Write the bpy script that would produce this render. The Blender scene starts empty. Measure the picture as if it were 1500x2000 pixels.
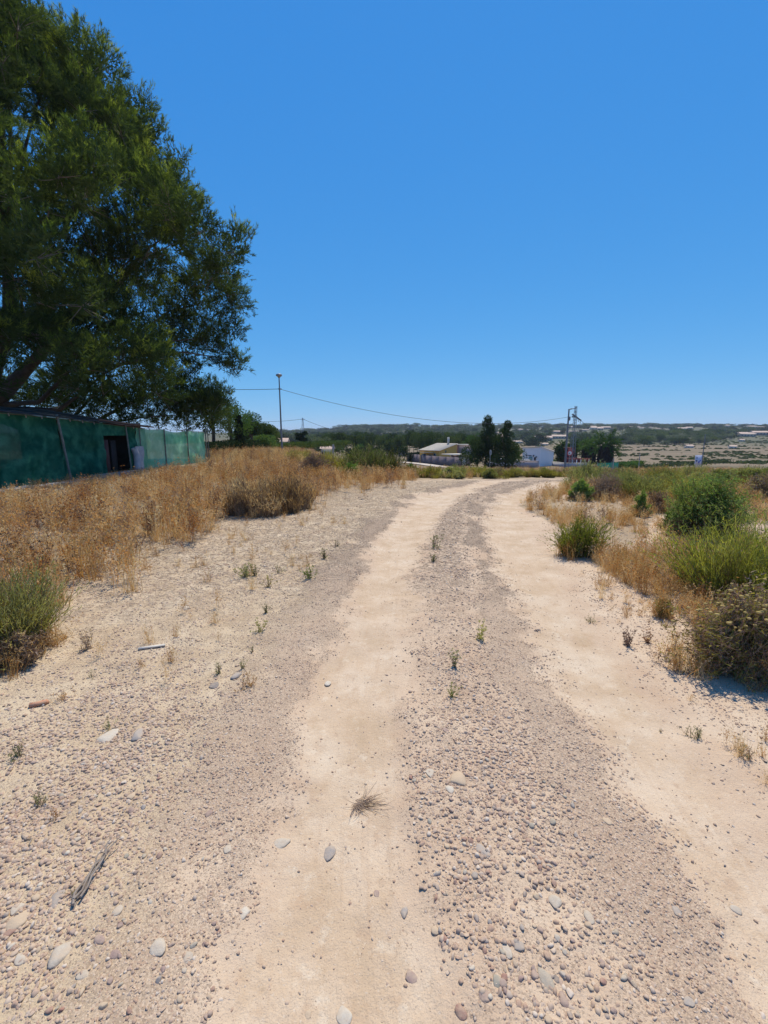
import bpy, math, random
import numpy as np
from mathutils import Vector, Matrix
random.seed(7)
RNG = np.random.default_rng(11)
S = bpy.context.scene
C = S.collection
# ---------------------------------------------------------------- camera
FPX = 850.0                       # focal length in photo pixels (photo 1500 x 2000)
PITCH = math.atan(152.0 / FPX)
CAMZ = 1.6
cam_d = bpy.data.cameras.new('camera')
cam = bpy.data.objects.new('camera', cam_d); C.objects.link(cam)
cam.location = (0, 0, CAMZ)
cam.rotation_euler = (math.pi / 2 - PITCH, 0, 0)
cam_d.sensor_fit = 'VERTICAL'; cam_d.sensor_height = 36.0; cam_d.sensor_width = 27.0
cam_d.lens = 36.0 * FPX / 2000.0
cam_d.clip_start = 0.05; cam_d.clip_end = 20000
S.camera = cam
# ---------------------------------------------------------------- light
SUN_EL = math.radians(64); SUN_AZ = math.radians(17)      # azimuth from +Y towards +X
w = bpy.data.worlds.new('World'); S.world = w; w.use_nodes = True
nt = w.node_tree; nt.nodes.clear()
sky = nt.nodes.new('ShaderNodeTexSky'); sky.sky_type = 'NISHITA'; sky.sun_disc = False
sky.sun_elevation = SUN_EL; sky.sun_rotation = SUN_AZ
sky.altitude = 1500; sky.air_density = 1.0; sky.dust_density = 0.12; sky.ozone_density = 3.0
STR = 0.115
bg = nt.nodes.new('ShaderNodeBackground'); bg.inputs['Strength'].default_value = STR
ow = nt.nodes.new('ShaderNodeOutputWorld')
# the same colour grade for the whole sky: deeper blue overhead, no yellow band at the horizon
sp = nt.nodes.new('ShaderNodeSeparateColor'); cb = nt.nodes.new('ShaderNodeCombineColor'); nt.links.new(sky.outputs[0], sp.inputs[0])
for k_, (g_, m_) in enumerate(((1.12, .43), (.57, .592), (.26, .88))):
    pw = nt.nodes.new('ShaderNodeMath'); pw.operation = 'POWER'; pw.inputs[1].default_value = g_; nt.links.new(sp.outputs[k_], pw.inputs[0])
    ml = nt.nodes.new('ShaderNodeMath'); ml.operation = 'MULTIPLY'; ml.inputs[1].default_value = m_ * STR ** (g_ - 1); nt.links.new(pw.outputs[0], ml.inputs[0])
    nt.links.new(ml.outputs[0], cb.inputs[k_])
nt.links.new(cb.outputs[0], bg.inputs['Color'])
nt.links.new(bg.outputs[0], ow.inputs['Surface'])
sd = bpy.data.lights.new('sun', 'SUN'); sd.energy = 4.7; sd.angle = math.radians(0.53); sd.color = (1.0, 0.92, 0.78)
sun = bpy.data.objects.new('sun', sd); C.objects.link(sun); sun.location = (20, 60, 90)
sdir = Vector((math.cos(SUN_EL) * math.sin(SUN_AZ), math.cos(SUN_EL) * math.cos(SUN_AZ), math.sin(SUN_EL)))
sun.rotation_euler = sdir.to_track_quat('Z', 'Y').to_euler()
vs = S.view_settings; vs.view_transform = 'Standard'; vs.look = 'None'; vs.exposure = 0.0; vs.gamma = 1.0; vs.use_curve_mapping = False
S.render.engine = 'CYCLES'
cy = S.cycles
cy.max_bounces = 5; cy.diffuse_bounces = 3; cy.glossy_bounces = 2; cy.transmission_bounces = 4; cy.transparent_max_bounces = 8
cy.volume_bounces = 0; cy.caustics_reflective = False; cy.caustics_refractive = False

# ---------------------------------------------------------------- noise + terrain
def _hash(ix, iy, s):
    h = (ix.astype(np.int64) * 374761393 + iy.astype(np.int64) * 668265263 + s * 1442695041) & 0xffffffff
    h = ((h ^ (h >> 13)) * 1274126177) & 0xffffffff
    h = (h ^ (h >> 16)) & 0xffffffff
    return h / 4294967295.0
def vnoise(x, y, s=0):
    x = np.asarray(x, float); y = np.asarray(y, float)
    ix = np.floor(x); iy = np.floor(y); fx = x - ix; fy = y - iy
    fx = fx * fx * (3 - 2 * fx); fy = fy * fy * (3 - 2 * fy)
    a = _hash(ix, iy, s); b = _hash(ix + 1, iy, s); c = _hash(ix, iy + 1, s); d = _hash(ix + 1, iy + 1, s)
    return (a * (1 - fx) + b * fx) * (1 - fy) + (c * (1 - fx) + d * fx) * fy
def fbm(x, y, s=0, o=3):
    v = 0; a = .5
    for k in range(o):
        v = v + a * vnoise(x * 2 ** k, y * 2 ** k, s + k); a *= .5
    return v / (1 - .5 ** o)
def sstep(a, b, x):
    t = np.clip((np.asarray(x, float) - a) / (b - a), 0, 1); return t * t * (3 - 2 * t)
PR = np.array([(0, 0), (15, 0), (20, -.35), (30, -1.2), (40, -2.0), (60, -3.2), (72, -3.8), (100, -4.5), (150, -5.8), (300, -7), (450, -4.8), (700, 4), (1000, 16), (1400, 21), (3300, 8)], float)
PL = np.array([(0, 0), (15, 0), (30, .0), (40, -.1), (60, -.7), (100, -2.2), (150, -3.2), (300, -4), (600, -2), (1000, 3.0), (1400, 4), (3300, 2)], float)
def z_macro(x, y):
    x = np.asarray(x, float); y = np.asarray(y, float)
    r = np.sqrt(x * x + y * y); yy = np.where(y > 0, y, 0)
    d = np.where(y > 0, .35 * r + .65 * yy, 0)
    d = np.where(r < 60, yy, np.where(r < 120, yy + (d - yy) * (r - 60) / 60, d))
    a = x / np.maximum(np.abs(y), 8.0)
    wr = sstep(-.20, -.02, a)
    z = np.interp(d, PR[:, 0], PR[:, 1]) * wr + np.interp(d, PL[:, 0], PL[:, 1]) * (1 - wr)
    far = sstep(25, 200, r)
    z = z + far * (fbm(x / 60, y / 60, 5) - .5) * 1.2 + sstep(400, 900, r) * (fbm(x / 260, y / 260, 9) - .5) * 8
    return z

def ray(px, py):
    u = (px - 750.0) / FPX; v = (1000.0 - py) / FPX
    c, s = math.cos(PITCH), math.sin(PITCH)
    return u, c + v * s, -s + v * c
def P(px, py, Y):                 # the photo's point (px, py) at the distance Y down the road
    dx, dy, dz = ray(px, py); t = Y / dy
    return Vector((dx * t, Y, CAMZ + dz * t))
def G(px, py):                    # the same on the ground
    dx, dy, dz = ray(px, py); t = .8
    while t < 3000:
        if CAMZ + dz * t < float(z_macro(dx * t, dy * t)): break
        t *= 1.01
    lo, hi = t / 1.01, t
    for _ in range(20):
        m = (lo + hi) / 2
        if CAMZ + dz * m < float(z_macro(dx * m, dy * m)): hi = m
        else: lo = m
    return (dx * hi, dy * hi)
def X_at(px, Y, py=870): return P(px, py, Y).x

# wheel tracks: left and right edges read off the photo
LT = [(470, 860, 2150), (480, 845, 2000), (505, 815, 1800), (535, 805, 1600), (590, 808, 1400), (650, 806, 1250), (690, 815, 1150), (735, 830, 1070), (775, 858, 1010), (822, 905, 970), (880, 960, 952), (980, 1050, 944.5), (1090, 1150, 940)]
RT = [(1490, 1850, 2150), (1440, 1760, 2000), (1330, 1600, 1800), (1222, 1455, 1600), (1120, 1298, 1400), (1040, 1180, 1250), (985, 1110, 1150), (945, 1062, 1070), (940, 1030, 1010), (962, 1020, 975), (1000, 1055, 957), (1075, 1130, 947)]
def track(edges):
    pts = []
    for a, b, y in edges:
        p = G(a, y); q = G(b, y)
        if y > 960: pts.append(((p[0] + q[0]) / 2, (p[1] + q[1]) / 2, abs(q[0] - p[0]) / 2))
        else: pts.append(((p[0] + q[0]) / 2, (p[1] + q[1]) / 2, .36))
    pts.insert(0, (pts[0][0], -3.0, pts[0][2]))
    return np.array(pts)
LTP = track(LT)[:-2]; RTP = track(RT)[:-1]
# beyond the bend both wheel tracks swing right and drop towards the houses
LTP = np.vstack([LTP, [(4.1, 15.4, .4), (7.0, 16.6, .4), (12, 18.3, .4), (20, 20.5, .4), (30, 22, .4)]])
RTP = np.vstack([RTP, [(5.9, 14.6, .4), (9, 15.6, .4), (14, 17.0, .4), (21, 19, .4), (30, 20.5, .4)]])
def track_d(x, y, T):             # signed distance to the edge of a wheel track (negative inside), sideways offset
    best = np.full(np.shape(x), 1e9); side = np.zeros(np.shape(x))
    for i in range(len(T) - 1):
        ax, ay, aw = T[i]; bx, by, bw = T[i + 1]
        dx, dy = bx - ax, by - ay; L2 = dx * dx + dy * dy
        t = np.clip(((x - ax) * dx + (y - ay) * dy) / L2, 0, 1)
        ex = x - ax - t * dx; ey = y - ay - t * dy
        d = np.sqrt(ex * ex + ey * ey) - (aw + (bw - aw) * t)
        m = d < best
        best = np.where(m, d, best); side = np.where(m, np.sign(dx * ey - dy * ex) * -1, side)   # +1 on the right
    return best, side
def masks(x, y):
    dl, sl = track_d(x, y, LTP); dr, sr = track_d(x, y, RTP)
    n = (fbm(x * 1.5, y * 1.0, 21) - .5) * .34 + (fbm(x * 5, y * 4, 23) - .5) * .20 + (fbm(x * 19, y * 16, 24) - .5) * .12
    dl = dl + n; dr = dr + n
    near = 1 - sstep(24, 34, np.sqrt(x * x + y * y))
    tr = np.maximum(1 - sstep(-.32, .20, dl), 1 - sstep(-.32, .20, dr)) * near
    mid = ((sl > 0) & (sr < 0)).astype(float)
    wide = mid * (1 - tr)
    # fine dark gravel thrown beside the wheels: left shoulder of the left track, inner side of the right track
    bl = (sl < 0) * sstep(-.12, .16, dl) * (1 - sstep(.28, .80, dl))
    br = mid * sstep(-.10, .12, dr) * (1 - sstep(.16, .50, dr))
    bm = mid * sstep(-.02, .10, dl) * (1 - sstep(.22, .5, dl)) * .35
    fine = np.clip(bl + br + bm, 0, 1) * near * sstep(.22, .60, fbm(x * 1.0, y * .55, 25) * .6 + fbm(x * 4, y * 3, 26) * .4)
    coarse = wide * (1 - .7 * br)
    return dl, dr, sl, sr, tr, fine, coarse * near
def ground_z(x, y, M=None):
    x = np.asarray(x, float); y = np.asarray(y, float)
    if M is None: M = masks(x, y)
    dl, dr, sl, sr, tr, fine, coarse = M
    r = np.sqrt(x * x + y * y); nf = 1 - sstep(10, 40, r)
    z = z_macro(x, y)
    z = z + nf * (-.030 * tr + .020 * fine + .012 * coarse)
    z = z + nf * (fbm(x * 1.2, y * 1.2, 31) - .5) * .05 * (1 - .6 * tr) + nf * (fbm(x * 6, y * 6, 33, 4) - .5) * .022 * (1 - .5 * tr)
    # low bank under the dry weeds on the left
    z = z + .12 * sstep(2.5, 6, -x) * sstep(3, 6, y) * (1 - sstep(20, 40, y))
    z = z + .10 * sstep(3.2, 5, x) * sstep(2, 5, y) * (1 - sstep(12, 16, y)) * sstep(.2, 1.2, dr)
    return z

# ---------------------------------------------------------------- mesh helpers
class MB:
    def __init__(s): s.V = []; s.F = []; s.M = []; s.n = 0
    def add(s, V, F, m=0):
        V = np.asarray(V, float).reshape(-1, 3); F = np.asarray(F, np.int64)
        if len(V) == 0: return s
        s.V.append(V); s.F.append(F + s.n)
        s.M.append(np.full(len(F), m, np.int32) if np.isscalar(m) else np.asarray(m, np.int32)); s.n += len(V)
        return s
    def box(s, c, size, rz=0, m=0, rx=0, ry=0):
        h = np.array(size, float) / 2
        V = np.array([(x, y, z) for x in (-1, 1) for y in (-1, 1) for z in (-1, 1)], float) * h
        R = np.array(Matrix.Rotation(rz, 3, 'Z') @ Matrix.Rotation(ry, 3, 'Y') @ Matrix.Rotation(rx, 3, 'X'))
        V = V @ R.T + np.array(c, float)
        return s.add(V, [(0, 1, 3, 2), (4, 6, 7, 5), (0, 4, 5, 1), (2, 3, 7, 6), (0, 2, 6, 4), (1, 5, 7, 3)], m)
    def tube(s, pts, rad, n=6, m=0, cap=True):
        pts = np.array([tuple(p) for p in pts], float); k = len(pts)
        rad = np.full(k, rad, float) if np.isscalar(rad) else np.array(rad, float)
        T = np.gradient(pts, axis=0); T /= np.linalg.norm(T, axis=1)[:, None] + 1e-9
        up = np.array([0, 0, 1.0]) if abs(T[0][2]) < .9 else np.array([1.0, 0, 0])
        V = []
        for i in range(k):
            a = np.cross(T[i], up); a /= np.linalg.norm(a) + 1e-9; b = np.cross(T[i], a)
            for j in range(n):
                t = 2 * math.pi * j / n
                V.append(pts[i] + rad[i] * (math.cos(t) * a + math.sin(t) * b))
        F = [(i * n + j, i * n + (j + 1) % n, (i + 1) * n + (j + 1) % n, (i + 1) * n + j) for i in range(k - 1) for j in range(n)]
        s.add(V, F, m)
        if cap:
            for i in (0, k - 1):
                c = pts[i]; ring = V[i * n:(i + 1) * n]
                s.add([c] + ring, [(0, 1 + j, 1 + (j + 1) % n) for j in range(n)], m)
        return s
    def prism(s, poly, z0, z1, m=0):
        n = len(poly); V = [(x, y, z0) for x, y in poly] + [(x, y, z1) for x, y in poly]
        s.add(V, [(j, (j + 1) % n, n + (j + 1) % n, n + j) for j in range(n)], m)
        c = np.mean(np.array(poly), axis=0)
        s.add([(c[0], c[1], z1)] + V[n:], [(0, 1 + j, 1 + (j + 1) % n) for j in range(n)], m)
        s.add([(c[0], c[1], z0)] + V[:n], [(0, 1 + (j + 1) % n, 1 + j) for j in range(n)], m)
        return s
    def poly3(s, pts, m=0):
        return s.add([tuple(p) for p in pts], [tuple(range(len(pts)))], m)
    def mesh(s, name, mats, smooth=False):
        me = bpy.data.meshes.new(name)
        V = np.concatenate(s.V) if s.V else np.zeros((0, 3))
        me.vertices.add(len(V)); me.vertices.foreach_set('co', V.astype(np.float32).ravel())
        if s.F:
            tot = np.concatenate([np.full(len(F), F.shape[1], np.int32) for F in s.F])
            idx = np.concatenate([F.ravel() for F in s.F]).astype(np.int32)
            st = np.concatenate([[0], np.cumsum(tot)[:-1]]).astype(np.int32)
            me.loops.add(len(idx)); me.loops.foreach_set('vertex_index', idx)
            me.polygons.add(len(tot)); me.polygons.foreach_set('loop_start', st); me.polygons.foreach_set('loop_total', tot)
            me.polygons.foreach_set('material_index', np.concatenate(s.M))
            if smooth: me.polygons.foreach_set('use_smooth', np.ones(len(tot), bool))
        for m in (mats if isinstance(mats, (list, tuple)) else [mats]): me.materials.append(m)
        me.update(calc_edges=True); me.validate()
        return me
    def build(s, name, mats, parent=None, smooth=False, loc=None):
        o = bpy.data.objects.new(name, s.mesh(name, mats, smooth)); C.objects.link(o)
        if parent is not None: o.parent = parent
        if loc is not None: o.location = loc
        return o
def tag(o, label=None, cat=None, group=None, kind=None):
    if label: o['label'] = label
    if cat: o['category'] = cat
    if group: o['group'] = group
    if kind: o['kind'] = kind
    return o
def empty(name, loc, label=None, cat=None, group=None, rz=0):
    o = bpy.data.objects.new(name, None); C.objects.link(o); o.location = loc; o.rotation_euler = (0, 0, rz); o.empty_display_size = .2
    return tag(o, label, cat, group)
def dup(o, loc=None, rz=None, scale=None, label=None, group=None, parent=None):
    c = o.copy(); C.objects.link(c)
    if parent is not None: c.parent = parent
    if loc is not None: c.location = loc
    if rz is not None: c.rotation_euler = (0, 0, rz)
    if scale is not None: c.scale = scale if hasattr(scale, '__len__') else (scale,) * 3
    if label: c['label'] = label
    if group: c['group'] = group
    for ch in list(o.children): dup(ch, parent=c)
    return c

# ---------------------------------------------------------------- materials
def nodes(name):
    m = bpy.data.materials.new(name); m.use_nodes = True; t = m.node_tree; t.nodes.clear()
    out = t.nodes.new('ShaderNodeOutputMaterial'); return m, t, out
def N(t, kind, **kw):
    n = t.nodes.new('ShaderNode' + kind)
    for k, v in kw.items():
        if k in n.inputs.keys(): n.inputs[k].default_value = v
        else: setattr(n, k, v)
    return n
def ramp(t, fac, stops, interp='LINEAR'):
    r = t.nodes.new('ShaderNodeValToRGB'); e = r.color_ramp; e.interpolation = interp
    while len(e.elements) < len(stops): e.elements.new(.5)
    for k, (p, c) in enumerate(stops):
        e.elements[k].position = p; e.elements[k].color = tuple(c) + (1,) if len(c) == 3 else c
    t.links.new(fac, r.inputs[0]); return r.outputs[0]
def mix(t, fac, a, b, mode='MIX'):
    n = t.nodes.new('ShaderNodeMix'); n.data_type = 'RGBA'; n.blend_type = mode
    for s_, v in ((n.inputs['Factor'], fac), (n.inputs['A'], a), (n.inputs['B'], b)):
        if hasattr(v, 'links'): t.links.new(v, s_)
        elif hasattr(v, '__len__'): s_.default_value = tuple(v) + (1,) if len(v) == 3 else v
        else: s_.default_value = v
    return n.outputs['Result']
def math_(t, op, a, b=0.0, clamp=False):
    n = t.nodes.new('ShaderNodeMath'); n.operation = op; n.use_clamp = clamp
    for s_, v in ((n.inputs[0], a), (n.inputs[1], b)):
        if hasattr(v, 'links'): t.links.new(v, s_)
        else: s_.default_value = v
    return n.outputs[0]
def solid(name, a, b=None, rough=.8, scale=3.0, metallic=0, bump=0.0, bscale=40, space='Object', spec=.3):
    m, t, out = nodes(name)
    p = N(t, 'BsdfPrincipled', Roughness=rough, Metallic=metallic); p.inputs['Specular IOR Level'].default_value = spec
    tc = N(t, 'TexCoord'); no = N(t, 'TexNoise', Scale=scale, Detail=5.0, Roughness=.65); t.links.new(tc.outputs[space], no.inputs['Vector'])
    b = b or tuple(x * .75 for x in a)
    t.links.new(ramp(t, no.outputs['Fac'], [(.35, a), (.68, b)]), p.inputs['Base Color'])
    if bump:
        n2 = N(t, 'TexNoise', Scale=bscale, Detail=3.0); t.links.new(tc.outputs[space], n2.inputs['Vector'])
        bp = N(t, 'Bump', Strength=.6, Distance=bump); t.links.new(n2.outputs['Fac'], bp.inputs['Height']); t.links.new(bp.outputs[0], p.inputs['Normal'])
    t.links.new(p.outputs[0], out.inputs[0]); return m
def leaf(name, cols, trans=.35, scale=2.0, rnd=.0, tcol=None, fine=0.0):
    """leaf / straw: diffuse + translucent, colour varies over the plant and from copy to copy"""
    m, t, out = nodes(name)
    tc = N(t, 'TexCoord'); no = N(t, 'TexNoise', Scale=scale, Detail=4.0, Roughness=.7); t.links.new(tc.outputs['Object'], no.inputs['Vector'])
    f = no.outputs['Fac']
    if rnd:
        oi = N(t, 'ObjectInfo')
        f = math_(t, 'ADD', f, math_(t, 'MULTIPLY', math_(t, 'SUBTRACT', oi.outputs['Random'], .5), rnd), clamp=True)
    k = len(cols); col = ramp(t, f, [(.3 + .4 * i / (k - 1), c) for i, c in enumerate(cols)])
    d = N(t, 'BsdfDiffuse'); tr = N(t, 'BsdfTranslucent'); ms = N(t, 'MixShader', Fac=trans)
    t.links.new(col, d.inputs['Color'])
    t.links.new(mix(t, 1.0, col, tcol or (1.25, 1.2, .55), 'MULTIPLY'), tr.inputs['Color'])
    t.links.new(d.outputs[0], ms.inputs[1]); t.links.new(tr.outputs[0], ms.inputs[2])
    t.links.new(ms.outputs[0], out.inputs[0]); return m
# ================================================================ THE GROUND
def ground_material():
    m, t, out = nodes('ground')
    geo = N(t, 'NewGeometry'); pos = geo.outputs['Position']
    A = lambda n: N(t, 'Attribute', attribute_name=n).outputs['Fac']
    tr, fine, coarse, left, farm, fld, pale = A('track'), A('fine'), A('coarse'), A('left'), A('far'), A('field'), A('pale')
    texfar = A('texfar')
    def noise(s, d=5.0, r=.6):
        n = N(t, 'TexNoise', Scale=s, Detail=d, Roughness=r); t.links.new(pos, n.inputs['Vector']); return n.outputs['Fac']
    def voro(s):
        n = N(t, 'TexVoronoi', Scale=s); t.links.new(pos, n.inputs['Vector']); return n
    big, mid, sm, grit = noise(.55), noise(2.6), noise(14), noise(160, 2.0)
    dirt = ramp(t, mid, [(.30, (.475, .34, .212)), (.5, (.565, .42, .28)), (.70, (.64, .505, .36))])
    crust = ramp(t, mid, [(.28, (.455, .328, .20)), (.5, (.545, .415, .265)), (.72, (.61, .49, .335))])
    dirt = mix(t, math_(t, 'MULTIPLY', math_(t, 'SUBTRACT', big, .5), 2.2, True), dirt, (.63, .52, .40))
    dirt = mix(t, math_(t, 'MULTIPLY', math_(t, 'SUBTRACT', sm, .56), 3.0, True), dirt, (.42, .27, .165))
    dirt = mix(t, math_(t, 'MULTIPLY', math_(t, 'MULTIPLY', math_(t, 'SUBTRACT', noise(3.7, 8.0, .75), .54), 6.0, True), .7), dirt, (.43, .29, .165))
    dirt = mix(t, math_(t, 'MULTIPLY', math_(t, 'MULTIPLY', math_(t, 'SUBTRACT', noise(8.3, 6.0, .7), .57), 9.0, True), .6), dirt, (.69, .58, .43))
    cx = N(t, 'CombineXYZ'); t.links.new(math_(t, 'MULTIPLY', A('lat'), 22.0), cx.inputs[0]); t.links.new(math_(t, 'MULTIPLY', A('along'), 1.1), cx.inputs[1])
    rut = N(t, 'TexNoise', Scale=1.0, Detail=5.0, Roughness=.65); t.links.new(cx.outputs[0], rut.inputs['Vector']); rut = rut.outputs['Fac']
    dirt = mix(t, math_(t, 'MULTIPLY', math_(t, 'MULTIPLY', math_(t, 'SUBTRACT', rut, .52), 5.0, True), .45), dirt, (.47, .32, .20))
    edge_ = ramp(t, math_(t, 'ADD', tr, math_(t, 'MULTIPLY', math_(t, 'SUBTRACT', sm, .5), .9)), [(.35, (0, 0, 0)), (.65, (1, 1, 1))])
    base = mix(t, edge_, mix(t, left, mix(t, math_(t, 'MULTIPLY', math_(t, 'SUBTRACT', mid, .35), 3.0, True), (.50, .355, .235), (.60, .46, .32)), crust), dirt)
    base = mix(t, math_(t, 'MULTIPLY', pale, math_(t, 'MULTIPLY', math_(t, 'SUBTRACT', mid, .36), 4.0, True), True), base, (.64, .53, .39))
    base = mix(t, math_(t, 'MULTIPLY', math_(t, 'SUBTRACT', noise(210, 2.0, .8), .585), 7.0, True), base, (.30, .215, .155))
    base = mix(t, math_(t, 'MULTIPLY', math_(t, 'MULTIPLY', math_(t, 'SUBTRACT', noise(70, 3.0, .75), .60), 8.0, True), .6), base, (.66, .56, .44))
    # stones seen as colour: fine cells, used wherever the scattered stones thin out
    vf, vc = voro(75), voro(34)
    stone = lambda v: ramp(t, N_sep(t, v.outputs['Color']), [(0, (.27, .19, .13)), (.22, (.41, .30, .205)), (.45, (.49, .375, .265)), (.62, (.32, .24, .17)), (.8, (.56, .43, .31)), (.93, (.36, .22, .15))], 'CONSTANT')
    gf = math_(t, 'ADD', fine, math_(t, 'MULTIPLY', math_(t, 'SUBTRACT', noise(9), .5), 1.3))
    gf = math_(t, 'MULTIPLY', math_(t, 'GREATER_THAN', math_(t, 'ADD', gf, math_(t, 'MULTIPLY', N_sep(t, vf.outputs['Color'], 1), .7)), 1.0), math_(t, 'GREATER_THAN', fine, .05))
    gf = math_(t, 'MULTIPLY', gf, texfar)
    base = mix(t, math_(t, 'MULTIPLY', gf, .88), base, stone(vf))
    cm = math_(t, 'MAXIMUM', coarse, math_(t, 'MULTIPLY', left, .75))
    gc = math_(t, 'ADD', math_(t, 'MULTIPLY', cm, .55), math_(t, 'MULTIPLY', math_(t, 'SUBTRACT', noise(5), .5), 1.0))
    gc = math_(t, 'MULTIPLY', math_(t, 'GREATER_THAN', math_(t, 'ADD', gc, math_(t, 'MULTIPLY', N_sep(t, vc.outputs['Color'], 1), .6)), .74), math_(t, 'GREATER_THAN', cm, .12))
    gc = math_(t, 'MULTIPLY', gc, texfar)
    base = mix(t, math_(t, 'MULTIPLY', gc, .8), base, stone(vc))
    # fine grit between the stones, also close to the camera
    vg = voro(190); gm = math_(t, 'MAXIMUM', math_(t, 'MULTIPLY', fine, 1.15), math_(t, 'MULTIPLY', math_(t, 'MAXIMUM', coarse, left), .42))
    gg = math_(t, 'GREATER_THAN', math_(t, 'ADD', math_(t, 'MULTIPLY', gm, .62), math_(t, 'ADD', math_(t, 'MULTIPLY', math_(t, 'SUBTRACT', noise(7), .5), .8), math_(t, 'MULTIPLY', N_sep(t, vg.outputs['Color'], 1), .5))), .66)
    gg = math_(t, 'MULTIPLY', gg, math_(t, 'GREATER_THAN', gm, .08))
    base = mix(t, math_(t, 'MULTIPLY', gg, .62), base, stone(vg))
    # soil under the scrub and the farmed valley beyond
    soil = ramp(t, noise(.25, 8.0, .7), [(.3, (.19, .145, .08)), (.5, (.30, .225, .135)), (.7, (.40, .32, .21))])
    base = mix(t, fld, base, soil)
    mp = N(t, 'Mapping'); mp.inputs['Scale'].default_value = (.012, .05, .0); t.links.new(pos, mp.inputs['Vector'])
    nb = N(t, 'TexNoise', Scale=1.0, Detail=7.0, Roughness=.72); t.links.new(mp.outputs[0], nb.inputs['Vector'])
    valley = ramp(t, nb.outputs['Fac'], [(.30, (.10, .10, .05)), (.42, (.17, .135, .08)), (.55, (.225, .165, .105)), (.64, (.19, .15, .095)), (.76, (.29, .24, .17))])
    hillc = ramp(t, nb.outputs['Fac'], [(.34, (.06, .07, .035)), (.48, (.11, .11, .06)), (.60, (.16, .14, .085)), (.74, (.25, .205, .145))])
    valley = mix(t, A('hill'), valley, hillc)
    base = mix(t, farm, base, valley)
    p = N(t, 'BsdfPrincipled', Roughness=.92); p.inputs['Specular IOR Level'].default_value = .15
    t.links.new(base, p.inputs['Base Color'])
    h = math_(t, 'ADD', math_(t, 'MULTIPLY', grit, .35), math_(t, 'MULTIPLY', noise(45, 3.0), .6))
    st = math_(t, 'SUBTRACT', 1.0, math_(t, 'MULTIPLY', vf.outputs['Distance'], 1.3), True)
    h = math_(t, 'ADD', h, math_(t, 'MULTIPLY', math_(t, 'MULTIPLY', st, gf), 1.2))
    st = math_(t, 'SUBTRACT', 1.0, math_(t, 'MULTIPLY', vc.outputs['Distance'], 1.3), True)
    h = math_(t, 'ADD', h, math_(t, 'MULTIPLY', math_(t, 'MULTIPLY', st, gc), 2.2))
    h = math_(t, 'ADD', h, math_(t, 'MULTIPLY', gg, .5)); h = math_(t, 'ADD', h, math_(t, 'MULTIPLY', math_(t, 'MULTIPLY', rut, tr), .8))
    bp = N(t, 'Bump', Strength=1.0, Distance=.009); t.links.new(h, bp.inputs['Height']); t.links.new(bp.outputs[0], p.inputs['Normal'])
    t.links.new(p.outputs[0], out.inputs[0]); return m
def N_sep(t, c, k=0):
    n = N(t, 'SeparateColor'); t.links.new(c, n.inputs[0]); return n.outputs[k]

def in_poly(x, y, poly):
    x = np.asarray(x); y = np.asarray(y); ins = np.zeros(x.shape, bool); n = len(poly)
    for i in range(n):
        x1, y1 = poly[i]; x2, y2 = poly[(i + 1) % n]
        c = ((y1 > y) != (y2 > y)) & (x < (x2 - x1) * (y - y1) / ((y2 - y1) + 1e-12) + x1)
        ins ^= c
    return ins
def Gs(l): return [G(a, b) for a, b in l]
# where the dry weeds stand, read off the photo's ground line
WEED_L = Gs([(-260, 1420), (20, 1300), (100, 1210), (210, 1185), (310, 1125), (390, 1060), (440, 1008), (600, 990), (700, 978), (800, 957), (812, 941)]) + [(1.5, 20), (-4, 30), (-8.5, 48), (-30, 60), (-14, 30), (-9.4, 24), (-9.9, 14), (-10.6, 5), (-12, 2)]
WEED_R = Gs([(1085, 1088), (1150, 1095), (1230, 1150), (1330, 1200), (1370, 1300), (1560, 1380), (1560, 1100), (1390, 1100), (1300, 1078), (1180, 1072)])
WEED_R2 = Gs([(1010, 985), (1060, 965), (1120, 955), (1560, 975), (1560, 1040), (1380, 1040), (1290, 1010), (1230, 1070), (1110, 1040)])

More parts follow.
